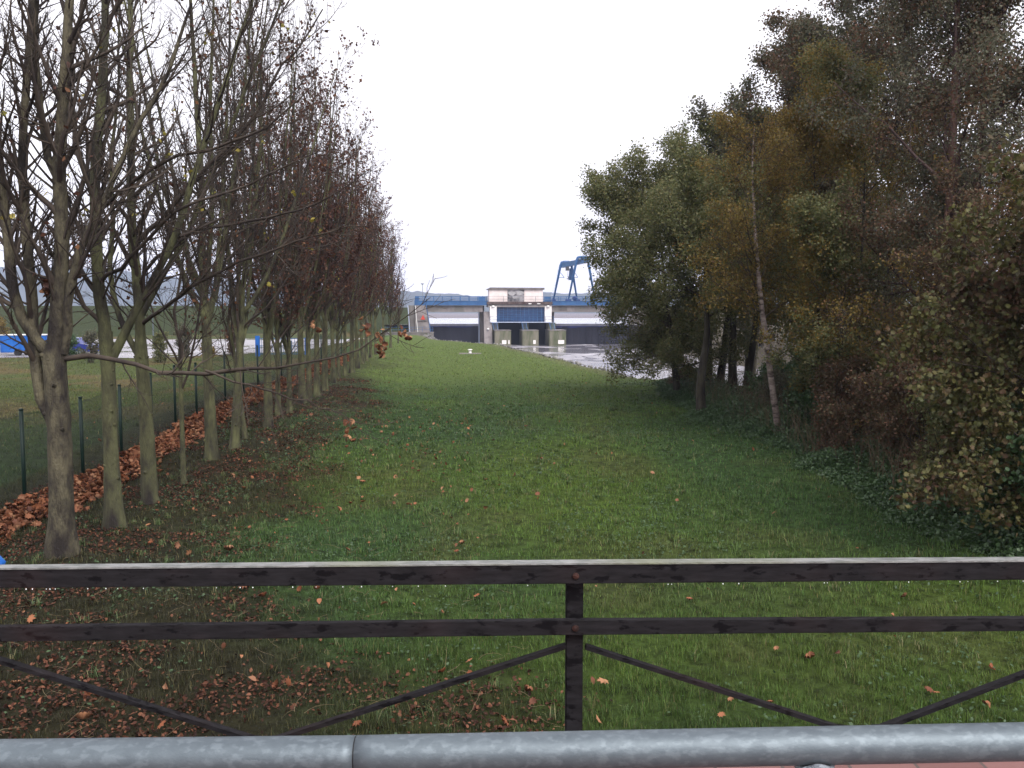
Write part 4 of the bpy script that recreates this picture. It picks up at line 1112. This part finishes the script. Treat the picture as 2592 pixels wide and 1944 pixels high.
# ---------------------------------------------------------------- grass and fallen leaves
def grass():
    r = np.random.default_rng(700)
    Vs = []; Fs = []; Cs = []; n0 = 0
    for (ya, yb, N, hh, ww) in ((5.5, 11, 200000, .075, .0045), (11, 20, 200000, .075, .008), (20, 42, 190000, .075, .016), (42, 100, 120000, .085, .035)):
        y = np.sqrt(r.uniform(ya ** 2, yb ** 2, N)); x = r.uniform(-.66, .62, N) * y
        ex = np.minimum(np.interp(y, EY, EX) - .1, 10)
        keep = (x < ex) & (r.random(N) < smooth(.40, .58, fbm(x * 6, y * 6, 71)) * .88 + .12)
        c, lit = zone_colour(x, y)
        keep &= r.random(N) > lit * .9 * smooth(.43, .56, fbm(x * 1.2, y * 1.2, 73))
        x, y, c = x[keep], y[keep], c[keep]; N = len(x)
        z = H(x, y) - .004
        h = hh * r.uniform(.4, 1.25, N) * (.35 + 1.3 * fbm(x * 3.1, y * 3.1, 72))
        az = r.uniform(0, 6.283, N); bend = r.uniform(.1, .9, N) * h
        dx, dy = np.cos(az), np.sin(az); wx, wy = -dy * ww * .5, dx * ww * .5
        b = np.stack([x, y, z], 1); wv = np.stack([wx, wy, wx * 0], 1)
        mid = b + np.stack([dx * bend * .3, dy * bend * .3, h * .6], 1)
        tip = b + np.stack([dx * bend, dy * bend, h], 1)
        V = np.stack([b - wv, b + wv, mid + wv * .7, mid - wv * .7, tip], 1).reshape(-1, 3)
        i = np.arange(N) * 5 + n0
        Fs.append(np.stack([i, i + 1, i + 2, i + 3], 1)); Fs.append(np.stack([i + 3, i + 2, i + 4], 1))
        cc = c * r.uniform(.45, 1.9, (N, 1)) * r.uniform(.85, 1.15, (N, 3)) * (.7 + .7 * fbm(x * 2.3, y * 2.3, 75))[:, None]
        dry = r.random(N) < .045
        cc[dry] = np.array([.16, .14, .06]) * r.uniform(.6, 1.2, (dry.sum(), 1))
        Cs.append(np.repeat(cc, 5, 0)); Vs.append(V); n0 += len(V)
    # coarse tufts
    T = 2600; ty = np.sqrt(r.uniform(5.5 ** 2, 34 ** 2, T)); tx = r.uniform(-.6, .55, T) * ty
    ok = (tx < 7) & (tx > rowx(ty) - 2) & (fbm(tx * .5, ty * .5, 79) > .47); tx, ty = tx[ok], ty[ok]; nb = 26
    x = np.repeat(tx, nb) + r.normal(0, .035, len(tx) * nb); y = np.repeat(ty, nb) + r.normal(0, .035, len(tx) * nb); N = len(x)
    h = np.repeat(r.uniform(.07, .15, len(tx)), nb) * r.uniform(.5, 1.1, N); az = r.uniform(0, 6.283, N); bend = h * r.uniform(.3, 1.3, N)
    dx, dy = np.cos(az), np.sin(az); ww = .004 + .00035 * y
    b = np.stack([x, y, H(x, y) - .004], 1); wv = np.stack([-dy * ww * .5, dx * ww * .5, x * 0], 1)
    mid = b + np.stack([dx * bend * .35, dy * bend * .35, h * .7], 1); tip = b + np.stack([dx * bend, dy * bend, h * .85], 1)
    Vs.append(np.stack([b - wv, b + wv, mid + wv * .7, mid - wv * .7, tip], 1).reshape(-1, 3))
    i = np.arange(N) * 5 + n0; Fs.append(np.stack([i, i + 1, i + 2, i + 3], 1)); Fs.append(np.stack([i + 3, i + 2, i + 4], 1))
    cc = zone_colour(x, y)[0] * .4 + np.array([.05, .085, .028]) * .8; cc = cc * np.repeat(r.uniform(.6, 1.4, (len(tx), 1)), nb, 0) * r.uniform(.7, 1.4, (N, 1))
    dry = r.random(N) < .12; cc[dry] = np.array([.20, .18, .09])
    Cs.append(np.repeat(cc, 5, 0)); n0 += 5 * N
    me = mesh_np('grass', np.concatenate(Vs), Fs, M['grass'], col=np.concatenate(Cs))
    tag(link('grass', me), 'short damp green grass of the long lawn', 'grass', kind='stuff')
grass()

def clover():
    r = np.random.default_rng(760)
    N = 150000
    y = np.sqrt(r.uniform(5.5 ** 2, 44 ** 2, N)); x = r.uniform(-.6, .6, N) * y
    k = (x < np.minimum(np.interp(y, EY, EX), 9.5)) & (x > rowx(y) - 1) & (fbm(x * .45, y * .35, 77) + (x > 1.5) * .06 + r.normal(0, .05, N) > .53) & (r.random(N) < smooth(.35, .6, fbm(x * 4, y * 4, 78)))
    x, y = x[k], y[k]
    V, Fa = leaves(r, np.stack([x, y, H(x, y) + r.uniform(.02, .07, len(x))], 1), r.uniform(.018, .045, len(x)) * (1 + y * .015), 'oval', 0, .6)
    tag(link('clover', mesh_np('clover', V, [Fa], M['leaf_clover'])), 'patches of small dark green clover and weeds in the lawn', 'clover', kind='stuff')
clover()

def fallen():
    r = np.random.default_rng(800)
    # heap of orange leaves blown against the fence
    N = 11000
    y = np.concatenate([r.uniform(9, 30, 7000), r.uniform(30, 62, 4000)])
    fx = np.interp(y, [0, 16, 18, 25, 31, 75], [-8.75, -8.75, -8.8, -9.5, -9.7, -12.5])
    x = fx + .10 + np.abs(r.normal(0, .28, N)) * (1 + .9 * (fbm(y * .6, y * 0, 81) - .5)) * (1 + .5 * smooth(13, 9, y))
    z = H(x, y) + .02 + .34 * np.exp(-((x - fx) / .5) ** 2) * r.random(N) * (.5 + fbm(y * .7, y * 0 + 5, 82))
    V1, F1 = leaves(r, np.stack([x, y, z], 1), r.uniform(.06, .14, N) * (1 + (y > 30) * .3), 'maple', 0, .45, curl=r.uniform(.5, 4, N))
    tag(link('leaf_drift', mesh_np('leaf_drift', V1, [F1], M['fallen'])), 'orange brown maple leaves drifted against the fence', 'leaves', kind='stuff')
    # brown leaf litter under the trees
    N = 150000
    y = 5.5 + 38 * r.random(N) ** 1.7; x = rowx(y) + r.uniform(-2.6, 8, N)
    _, lit = zone_colour(x, y)
    k = (r.random(N) < lit * (.06 + .9 * smooth(.44, .58, fbm(x * 1.2, y * 1.2, 73)))); x, y = x[k], y[k]
    V2, F2 = leaves(r, np.stack([x, y, H(x, y) + r.uniform(.01, .045, len(x))], 1), r.uniform(.014, .048, len(x)) * (1 + y * .015), 'oval', 0, .55, curl=r.uniform(.5, 3, len(x)))
    tag(link('leaf_litter', mesh_np('leaf_litter', V2, [F2], M['litter'])), 'dark brown crumbled leaf litter under the row of bare trees', 'leaf litter', kind='stuff')
    # single maple leaves scattered on the lawn
    pts = [(968, 1074), (985, 1072), (1065, 1130), (1370, 1166), (1600, 1224), (1120, 1242), (1230, 1292), (1360, 1258), (918, 1226), (1000, 1262), (1155, 1388), (1170, 1385), (650, 1268), (860, 1296),
           (1060, 1199), (1145, 1126), (880, 1400), (972, 1540), (1118, 1560), (218, 1770), (570, 1600), (410, 1850), (210, 1835), (300, 1330), (1010, 1795), (1335, 1760), (1350, 1790), (1500, 1740), (1525, 1742),
           (1515, 1835), (1850, 1785), (1825, 1830), (1950, 1795), (2370, 1770), (2350, 1765), (2495, 1800), (2290, 1520), (2260, 1605), (2510, 1700), (1793, 1503), (1745, 1528), (1510, 1494), (2120, 1665), (2050, 1680),
           (700, 1750), (640, 1735), (905, 1855), (580, 1400), (40, 1745), (60, 1560), (620, 1500), (245, 1780), (830, 1700), (1275, 1842)]
    L = [ground_at(a, b) for a, b in pts]
    for _ in range(230):
        y = math.sqrt(r.uniform(36, 45 ** 2)); x = r.uniform(-.5, .45) * y
        if x < 6.5: L.append(np.array([x, y, H(x, y)]))
    for _ in range(300):
        y = math.sqrt(r.uniform(34, 30 ** 2)); x = rowx(y) + r.uniform(.3, 6.5)
        L.append(np.array([x, y, H(x, y)]))
    L = np.array(L); L[:, 2] = H(L[:, 0], L[:, 1]) + .055
    n = len(L); sz = r.uniform(.07, .125, n); sz[:len(pts)] = r.uniform(.10, .15, len(pts))
    sz = sz * r.uniform(.45, 1.0, n); hlf = r.random(n) < .45
    V3, F3 = leaves(r, L[~hlf], sz[~hlf], 'maple', 0, .5, curl=r.uniform(.5, 4, (~hlf).sum()))
    V4, F4 = leaves(r, L[hlf], sz[hlf] * .8, 'oval', 0, .35, curl=r.uniform(1, 6, hlf.sum()))
    tag(link('crumpled_leaves', mesh_np('crumpled_leaves', V4, [F4], M['fallen'])), 'crumpled brown leaves lying here and there in the grass', 'leaves', kind='stuff')
    tag(link('scattered_leaves', mesh_np('scattered_leaves', V3, [F3], M['fallen'])), 'single reddish brown maple leaves scattered over the lawn', 'leaves', kind='stuff')
    # dry straw like stems and twigs
    N = 700; y = 5.8 + 14 * r.random(N) ** 1.6; x = rowx(y) + r.uniform(0, 7, N)
    d = r.normal(0, 1, (N, 3)); d[:, 2] = .08
    Pp, Rr = grow(r, np.stack([x, y, H(x, y) + .05], 1), d, r.uniform(.08, .32, N), 6, .25, -.01, np.full(N, .0022), np.full(N, .0012))
    V, Q = tubes(Pp, Rr, 3)
    tag(link('fallen_twigs', mesh_np('fallen_twigs', V, [Q], mat('straw', (.13, .085, .05), (.20, .155, .09), 3, .8))), 'pale leaf stalks and twigs lying in the leaf litter', 'twigs', kind='stuff')
fallen()

# ---------------------------------------------------------------- fence along the row
def fence():
    f = empty('mesh_fence', 'dark green wire mesh fence with round posts left of the row of trees', 'fence', (-8.8, 16, 0))
    o0 = np.array([-8.8, 16, 0])
    line = [(-8.6, 9.9), (-8.65, 11.9), (-8.75, 13.9), None, None]
    a = P(52, 1293, 16.0)
    pts = [(-8.80, 9.0), (-8.8, 11.3), (-8.8, 13.6), (-8.85, 15.9), (-8.85, 18.1), (-9.15, 20.6), (-9.4, 23.0), (-9.62, 25.2), (-9.4, 26.3), (-9.9, 30.5)]
    y = 33.2
    while y < 64: pts.append((-9.9 - .068 * (y - 30.5), y)); y += 2.5
    hgt = 1.85; V = []; Fs = []; n = 0
    for i, (x, y) in enumerate(pts):
        z = float(H(x, y))
        MB().tube([(x, y, z - .2), (x, y, z + hgt)], .036, 10).tube([(x, y, z + hgt), (x, y, z + hgt + .03)], [.044, .03], 10).build('post', M['fence_green'], f, True, loc=-o0)
    wire = MB()
    mesh_v = []; mesh_f = []; n = 0
    def strip(a, b, w):
        nonlocal n
        a = np.array(a); b = np.array(b); t = b - a; t = t / np.linalg.norm(t)
        for pv in (np.array([0, 1.0, 0]) * 0 + np.cross(t, [1, 0, 0]),):
            pv = pv / (np.linalg.norm(pv) + 1e-9) * w / 2
            qv = np.cross(t, pv)
            mesh_v.extend([a - pv, a + pv, a + qv, b - pv, b + pv, b + qv]); mesh_f.extend([(n, n + 1, n + 4, n + 3), (n + 1, n + 2, n + 5, n + 4), (n + 2, n, n + 3, n + 5)]); n += 6
    for (x0, y0), (x1, y1) in zip(pts[:-1], pts[1:]):
        z0, z1 = float(H(x0, y0)), float(H(x1, y1)); L = math.hypot(x1 - x0, y1 - y0)
        ptf = lambda s, h: (x0 + (x1 - x0) * s / L - .045, y0 + (y1 - y0) * s / L, z0 + (z1 - z0) * s / L + h)
        for h in (.08, .9, 1.74): strip(ptf(0, h), ptf(L, h), .006)
        sp = .06 if y0 < 30 else .09; w = .0038 if y0 < 30 else .0055
        k = -hgt
        while k < L:
            s0, s1 = max(k, 0), min(k + 1.72, L)
            if s1 > s0:
                strip(ptf(s0, .05 + (s0 - k)), ptf(s1, .05 + (s1 - k)), w)
                strip(ptf(s0, 1.77 - (s0 - k)), ptf(s1, 1.77 - (s1 - k)), w)
            k += sp
    me = mesh_np('wire_mesh', np.array(mesh_v) - o0, [np.array(mesh_f)], M['fence_green'])
    link('wire_mesh', me, f)
fence()

# ---------------------------------------------------------------- things beyond the fence
def beyond():
    # box trailer
    p = P(72, 893, 76); x, y = p[0], p[1]; z = float(H(x, y))
    t = empty('box_trailer', 'bright blue box trailer with a pale top edge parked beyond the field', 'trailer', (x, y, z), R(6))
    b = MB().bbox(-1.85, 1.85, -1, 1, .28, 1.72, 0, None, .04)
    for i in range(8): b.box(-1.75 + i * .48, -1.68 + i * .48, -1.03, -1, .3, 1.7)
    b.build('body', M['blue_plastic'], t)
    MB().bbox(-1.9, 1.9, -1.05, 1.05, 1.73, 1.80, 0, None, .03).build('tarpaulin', M['white_paint'], t)
    for yy in (-1.02, 1.02):
        for xx in (-.4, .4):
            w = MB().tube([(xx, yy - .1, .3), (xx, yy + .1, .3)], .3, 16).build('wheel', M['tyre'], t)
    MB().bar((1.85, 0, .4), (3.0, 0, .4), .12, .12).build('drawbar', M['galv_dark'], t)
    # car
    p = P(185, 898, 74); x, y = p[0], p[1]; z = float(H(x, y))
    c = empty('parked_car', 'dark blue car parked beside the blue trailer on the wet yard', 'car', (x, y, z), R(-8))
    prof = [(-2.1, .35), (-2.15, .75), (-1.95, .95), (-1.5, 1.02), (-.9, 1.42), (.5, 1.46), (1.15, 1.02), (1.9, .88), (2.1, .65), (2.1, .35)]
    MB().prism(prof, -.82, .82).build('body', M['blue_car'], c)
    MB().prism([(-1.35, 1.03), (-.85, 1.36), (.42, 1.39), (.95, 1.03)], -.84, .84).build('window', M['glass_dark'], c)
    MB().box(-.85, .45, -.7, .7, 1.44, 1.475).build('roof', M['steel_pale'], c)  # pale plate paints the highlight on the blue roof
    for xx in (-1.35, 1.35):
        for yy in (-.8, .8):
            w = MB().tube([(xx, yy - .1, .32), (xx, yy + .1, .32)], .32, 18).build('wheel', M['tyre'], c)
            MB().tube([(xx, yy - .11, .32), (xx, yy + .11, .32)], .18, 12).build('rim', M['galv'], w)
    for yy in (-.6, .6): MB().bbox(2.0, 2.12, yy - .15, yy + .15, .62, .76, 0, None, .02).build('headlight', M['white_paint'], c)
    # blue gate posts and railing near the far end of the field
    p = P(652, 905, 71); x, y = p[0], p[1]; z = float(H(x, y))
    g_ = empty('blue_gate', 'bright blue gate post with thin railings seen between the trunks', 'gate', (x, y, z))
    MB().bbox(-.14, .2, -.1, .1, 0, 1.65, 0, None, .02).build('post', M['blue_plastic'], g_)
    MB().bbox(3.8, 3.95, -.08, .08, 0, 1.5, 0, None, .02).build('post', M['blue_plastic'], g_)
    mb = MB()
    for zz in (.2, .85, 1.45): mb.bar((.2, 0, zz), (3.8, 0, zz), .05, .05)
    for i in range(16): mb.bar((.35 + i * .22, 0, .2), (.35 + i * .22, 0, 1.45), .03, .03)
    mb.build('bars', M['steel_blue'], g_)
    # lamp post
    p = P(389, 880, 90); x, y = p[0], p[1]; z = float(H(x, y))
    l_ = empty('lamp_post', 'pale thin lamp post on the yard beyond the field', 'lamp post', (x, y, z))
    MB().tube([(0, 0, 0), (0, 0, 4.0)], [.07, .045], 8).build('pole', M['galv'], l_)
    MB().bbox(-.3, .3, -.12, .12, 4.0, 4.1, 0, None, .02).build('lamp_head', M['galv'], l_)
    # young shrubs planted along the yard
    labs = ['small dark shrub at the yard edge left of the second trunk', 'small dark shrub at the yard edge right of the third trunk', 'pair of brownish shrubs behind the thin sapling', 'brown shrub at the yard edge beside the blue gate',
            'orange leaved bush at the left edge of the photo beside the trailer', 'small green shrub in front of the parked car', 'rust brown low hedge plant before the leaning trunk']
    for i, (px, py, Y, h, lm) in enumerate(((228, 925, 62, 2.2, 'leaf_grey'), (405, 918, 64, 2.0, 'leaf_olive'), (470, 905, 70, 2.4, 'leaf_grey'), (585, 905, 72, 2.4, 'leaf_brown'), (6, 885, 84, 2.4, 'leaf_orange'), (180, 912, 66, 1.6, 'leaf_bramble'), (530, 912, 66, 1.2, 'leaf_orange'))):
        p = P(px, py, Y); x, y = p[0], p[1]
        bank_tree('shrub', labs[i], x, y, cat='shrub', group='shrubs around the yard', seed=900 + i, h=h, cr=.9 if i != 4 else 1.6, trunks=[(0, 0, .1, 0, .04), (.15, .1, -.3, .1, .03)], bark='bark_dark', leafmat=lm, leafsize=.10, nleaf=2600, clear=.1, nl=12, ang=55, top=.7, n2=5, n3=5)
    # blue hoop at the very left, just behind the railing
    h0 = P(-60, 1480, 4.6)
    hp = empty('blue_hoop', 'curved bright blue tube in the left corner just above the railing', 'tube', h0)
    pts = [P(a, b, 4.6) - h0 for a, b in ((-420, 1560), (-300, 1450), (-200, 1405), (-80, 1392), (-20, 1402), (6, 1424), (14, 1450), (4, 1470), (-30, 1478), (-90, 1486), (-200, 1520))]
    MB().tube(resample(pts, [1] * len(pts), 30)[0], .022, 10).build('tube', M['blue_plastic'], hp, True)
beyond()

# ---------------------------------------------------------------- bridge deck, railing and pipe barrier
def bridge():
    YR = 3.3
    o = MB().box(-14, 14, -6, YR - .12, 1.5, 1.93).build('bridge_deck', M['concrete'], None); o['kind'] = 'structure'
    o = MB().box(-14, 14, -6, YR - .17, 1.932, 1.99).build('brick_pavement', M['brick_paving'], None); o['kind'] = 'structure'
    rl = empty('bridge_railing', 'dark peeling painted railing with flat rails, one post and diagonal braces', 'railing', (0, YR, 1.93))
    o0 = np.array([0, YR, 1.93])
    def rail(name, l, m_, r_, thick, depth, mats, mi=0):
        # three photo heights (left edge, post, right edge) of the rail's front face, top line
        A = P(-300, l[0] - 0 + (l[0] - m_[0]) * .2, YR) - o0; B = P(1457, m_[0], YR) - o0; C = P(2900, r_[0] - (m_[0] - r_[0]) * .27, YR) - o0
        A2 = P(-300, l[1] + (l[1] - m_[1]) * .2, YR) - o0; B2 = P(1457, m_[1], YR) - o0; C2 = P(2900, r_[1] - (m_[1] - r_[1]) * .27, YR) - o0
        V = []
        xs = [A, B, C]; lo = [A2, B2, C2]
        for u, d in zip(xs, lo):
            V += [(u[0], 0, u[2]), (d[0], 0, d[2]), (d[0], depth, d[2]), (u[0], depth, u[2])]
        Fs = []
        for k in range(2):
            a = k * 4
            Fs += [(a, a + 1, a + 5, a + 4), (a + 1, a + 2, a + 6, a + 5), (a + 2, a + 3, a + 7, a + 6), (a + 3, a, a + 4, a + 7)]
        Fs += [(0, 3, 2, 1), (8, 9, 10, 11)]
        b = MB().add(V, Fs)
        me_o = b.build(name, mats, rl)
        md = me_o.modifiers.new('bevel', 'BEVEL'); md.width = .003; md.segments = 2
        # pale mossy top strip is built below, sky reflection painted in
        return me_o, xs
    top, xs = rail('top_rail', (1443, 1489), (1430, 1478), (1423, 1468), 0, .04, [M['rail']])
    mb = MB(); V = []
    for u in xs: V += [(u[0], -.004, u[2] + .002), (u[0], .046, u[2] + .002), (u[0], .046, u[2] + .008), (u[0], -.004, u[2] + .008)]
    Fs = []
    for k in range(2):
        a = k * 4; Fs += [(a, a + 1, a + 5, a + 4), (a + 1, a + 2, a + 6, a + 5), (a + 2, a + 3, a + 7, a + 6), (a + 3, a, a + 4, a + 7)]
    Fs += [(0, 3, 2, 1), (8, 9, 10, 11)]
    mb.add(V, Fs).build('skylit_top', M['rail_top_skylit'], top)
    mid, _ = rail('middle_rail', (1587, 1625), (1570, 1608), (1565, 1598), 0, .03, [M['rail']])
    for pxc in (1457, -115, 3029):
        c = P(pxc, 1500, YR)[0]; w = .033
        tz = P(1457, 1432, YR)[2] - 1.93
        po = MB().bbox(c - w, c + w, .042, .10, -.4, tz - .004, 0, None, .004)
        po.build('post', M['rail'], rl)
        for pyb in (1458, 1590):
            zb = P(1457, pyb, YR)[2] - 1.93
            MB().tube([(c, -.001, zb), (c, -.008, zb), (c, -.012, zb)], [.014, .012, .004], 10).build('bolt', M['rust'], rl, True)
    z_low = P(670, 1874, YR)[2] - 1.93
    for (a, b) in (((1432, 1634), (700, 1870)), ((640, 1870), (-100, 1640)), ((1482, 1636), (2120, 1842)), ((2230, 1842), (2980, 1560))):
        A = P(a[0], a[1], YR + .06) - o0; B = P(b[0], b[1], YR + .06) - o0
        MB().bar(A, B, .03, .017).build('brace', M['rail'], rl)
    for (a, b) in (((640, 1870), (670, 1874)), ((670, 1874), (700, 1870)), ((2120, 1842), (2175, 1848)), ((2175, 1848), (2230, 1842))):
        A = P(a[0], a[1], YR + .06) - o0; B = P(b[0], b[1], YR + .06) - o0
        MB().bar(A, B, .03, .017).build('brace_foot', M['rail'], rl)
    # raindrops under the top rail
    r = np.random.default_rng(5); dr = MB()
    for px in [66, 82, 140, 222, 268, 298, 363, 548, 640, 800, 868, 915, 1700, 1830, 1870, 2150, 2430, 2450, 2300] + list(r.uniform(0, 2592, 14)):
        base = np.interp(px, [0, 1457, 2592], [1489, 1478, 1468]); p = P(px, base + 1, YR + .004) - o0
        dr.ball((p[0], p[1], p[2] - .003), r.uniform(.0014, .0026), sz=1.2)
    d = dr.build('raindrops', mat('water_drop', (.75, .78, .8), None, rough=.05, spec=1.0), rl, True); d['kind'] = 'stuff'

    # galvanised pipe barrier in front of it
    YP = 2.3
    pb = empty('pipe_barrier', 'thick galvanised steel pipe barrier crossing the bottom of the photo', 'barrier', (0, YP, 1.99))
    o1 = np.array([0, YP, 1.99])
    def axis_pt(px):
        c = np.interp(px, [0, 900, 1296, 2592], [1918, 1910, 1901, 1876]); return P(px, c, YP) - o1
    def edge_pt(px):
        return axis_pt(px)
    L = P(-200, 1922, YP) - o1; J = P(900, 1910, YP) - o1; Rr_ = P(2800, 1873, YP) - o1
    rad = .049
    for a, b in ((L, J - (J - L) * .0012), (J + (Rr_ - J) * .0012, Rr_)):
        pts = np.array([a + (b - a) * f for f in np.linspace(0, 1, 40)])
        MB().tube(pts, rad, 40).build('pipe', M['galv'], pb, True)
    MB().tube([J - (Rr_ - J) * .002, J + (Rr_ - J) * .002], rad * .965, 32).build('joint_seam', M['black'], pb, True)
    for px in (2058, -250):
        c = P(px, 1890, YP) - o1
        s = MB().tube([(c[0], 0, 0), (c[0], 0, .02), (c[0], 0, c[2] - .05)], [.05, .038, .038], 20)
        st = s.build('stanchion', M['galv_dark'], pb, True)
        wl = MB(); n = 22
        ang = np.linspace(0, 2 * math.pi, n + 1)
        ring = [(c[0] + .05 * math.cos(a) * (1 + .12 * math.sin(5 * a)), .045 * math.sin(a) - .006, c[2] - .040 + .010 * math.sin(3 * a)) for a in ang]
        wl.tube(ring, .009, 8, cap=False).build('weld', M['galv_dark'], st, True)
        MB().tube([(c[0] - .02, -.035, c[2] - .05), (c[0] - .028, -.04, c[2] - .07)], [.012, .006], 8).build('rust_spot', M['rust'], st)
bridge()

# ---------------------------------------------------------------- damp air
mb = MB().box(-2600, 2600, -60, 2700, -6, 125)
hz = mb.build('haze', [], None); hz['kind'] = 'stuff'; hz['label'] = 'thin damp haze over the river valley'; hz['category'] = 'haze'
hm = bpy.data.materials.new('haze'); hm.use_nodes = True
n = hm.node_tree.nodes; n.remove(n['Principled BSDF'])
pv = n.new('ShaderNodeVolumePrincipled'); pv.inputs['Color'].default_value = (.62, .71, 1.0, 1); pv.inputs['Density'].default_value = .00022
hm.node_tree.links.new(pv.outputs[0], n['Material Output'].inputs['Volume'])
hz.data.materials.append(hm)
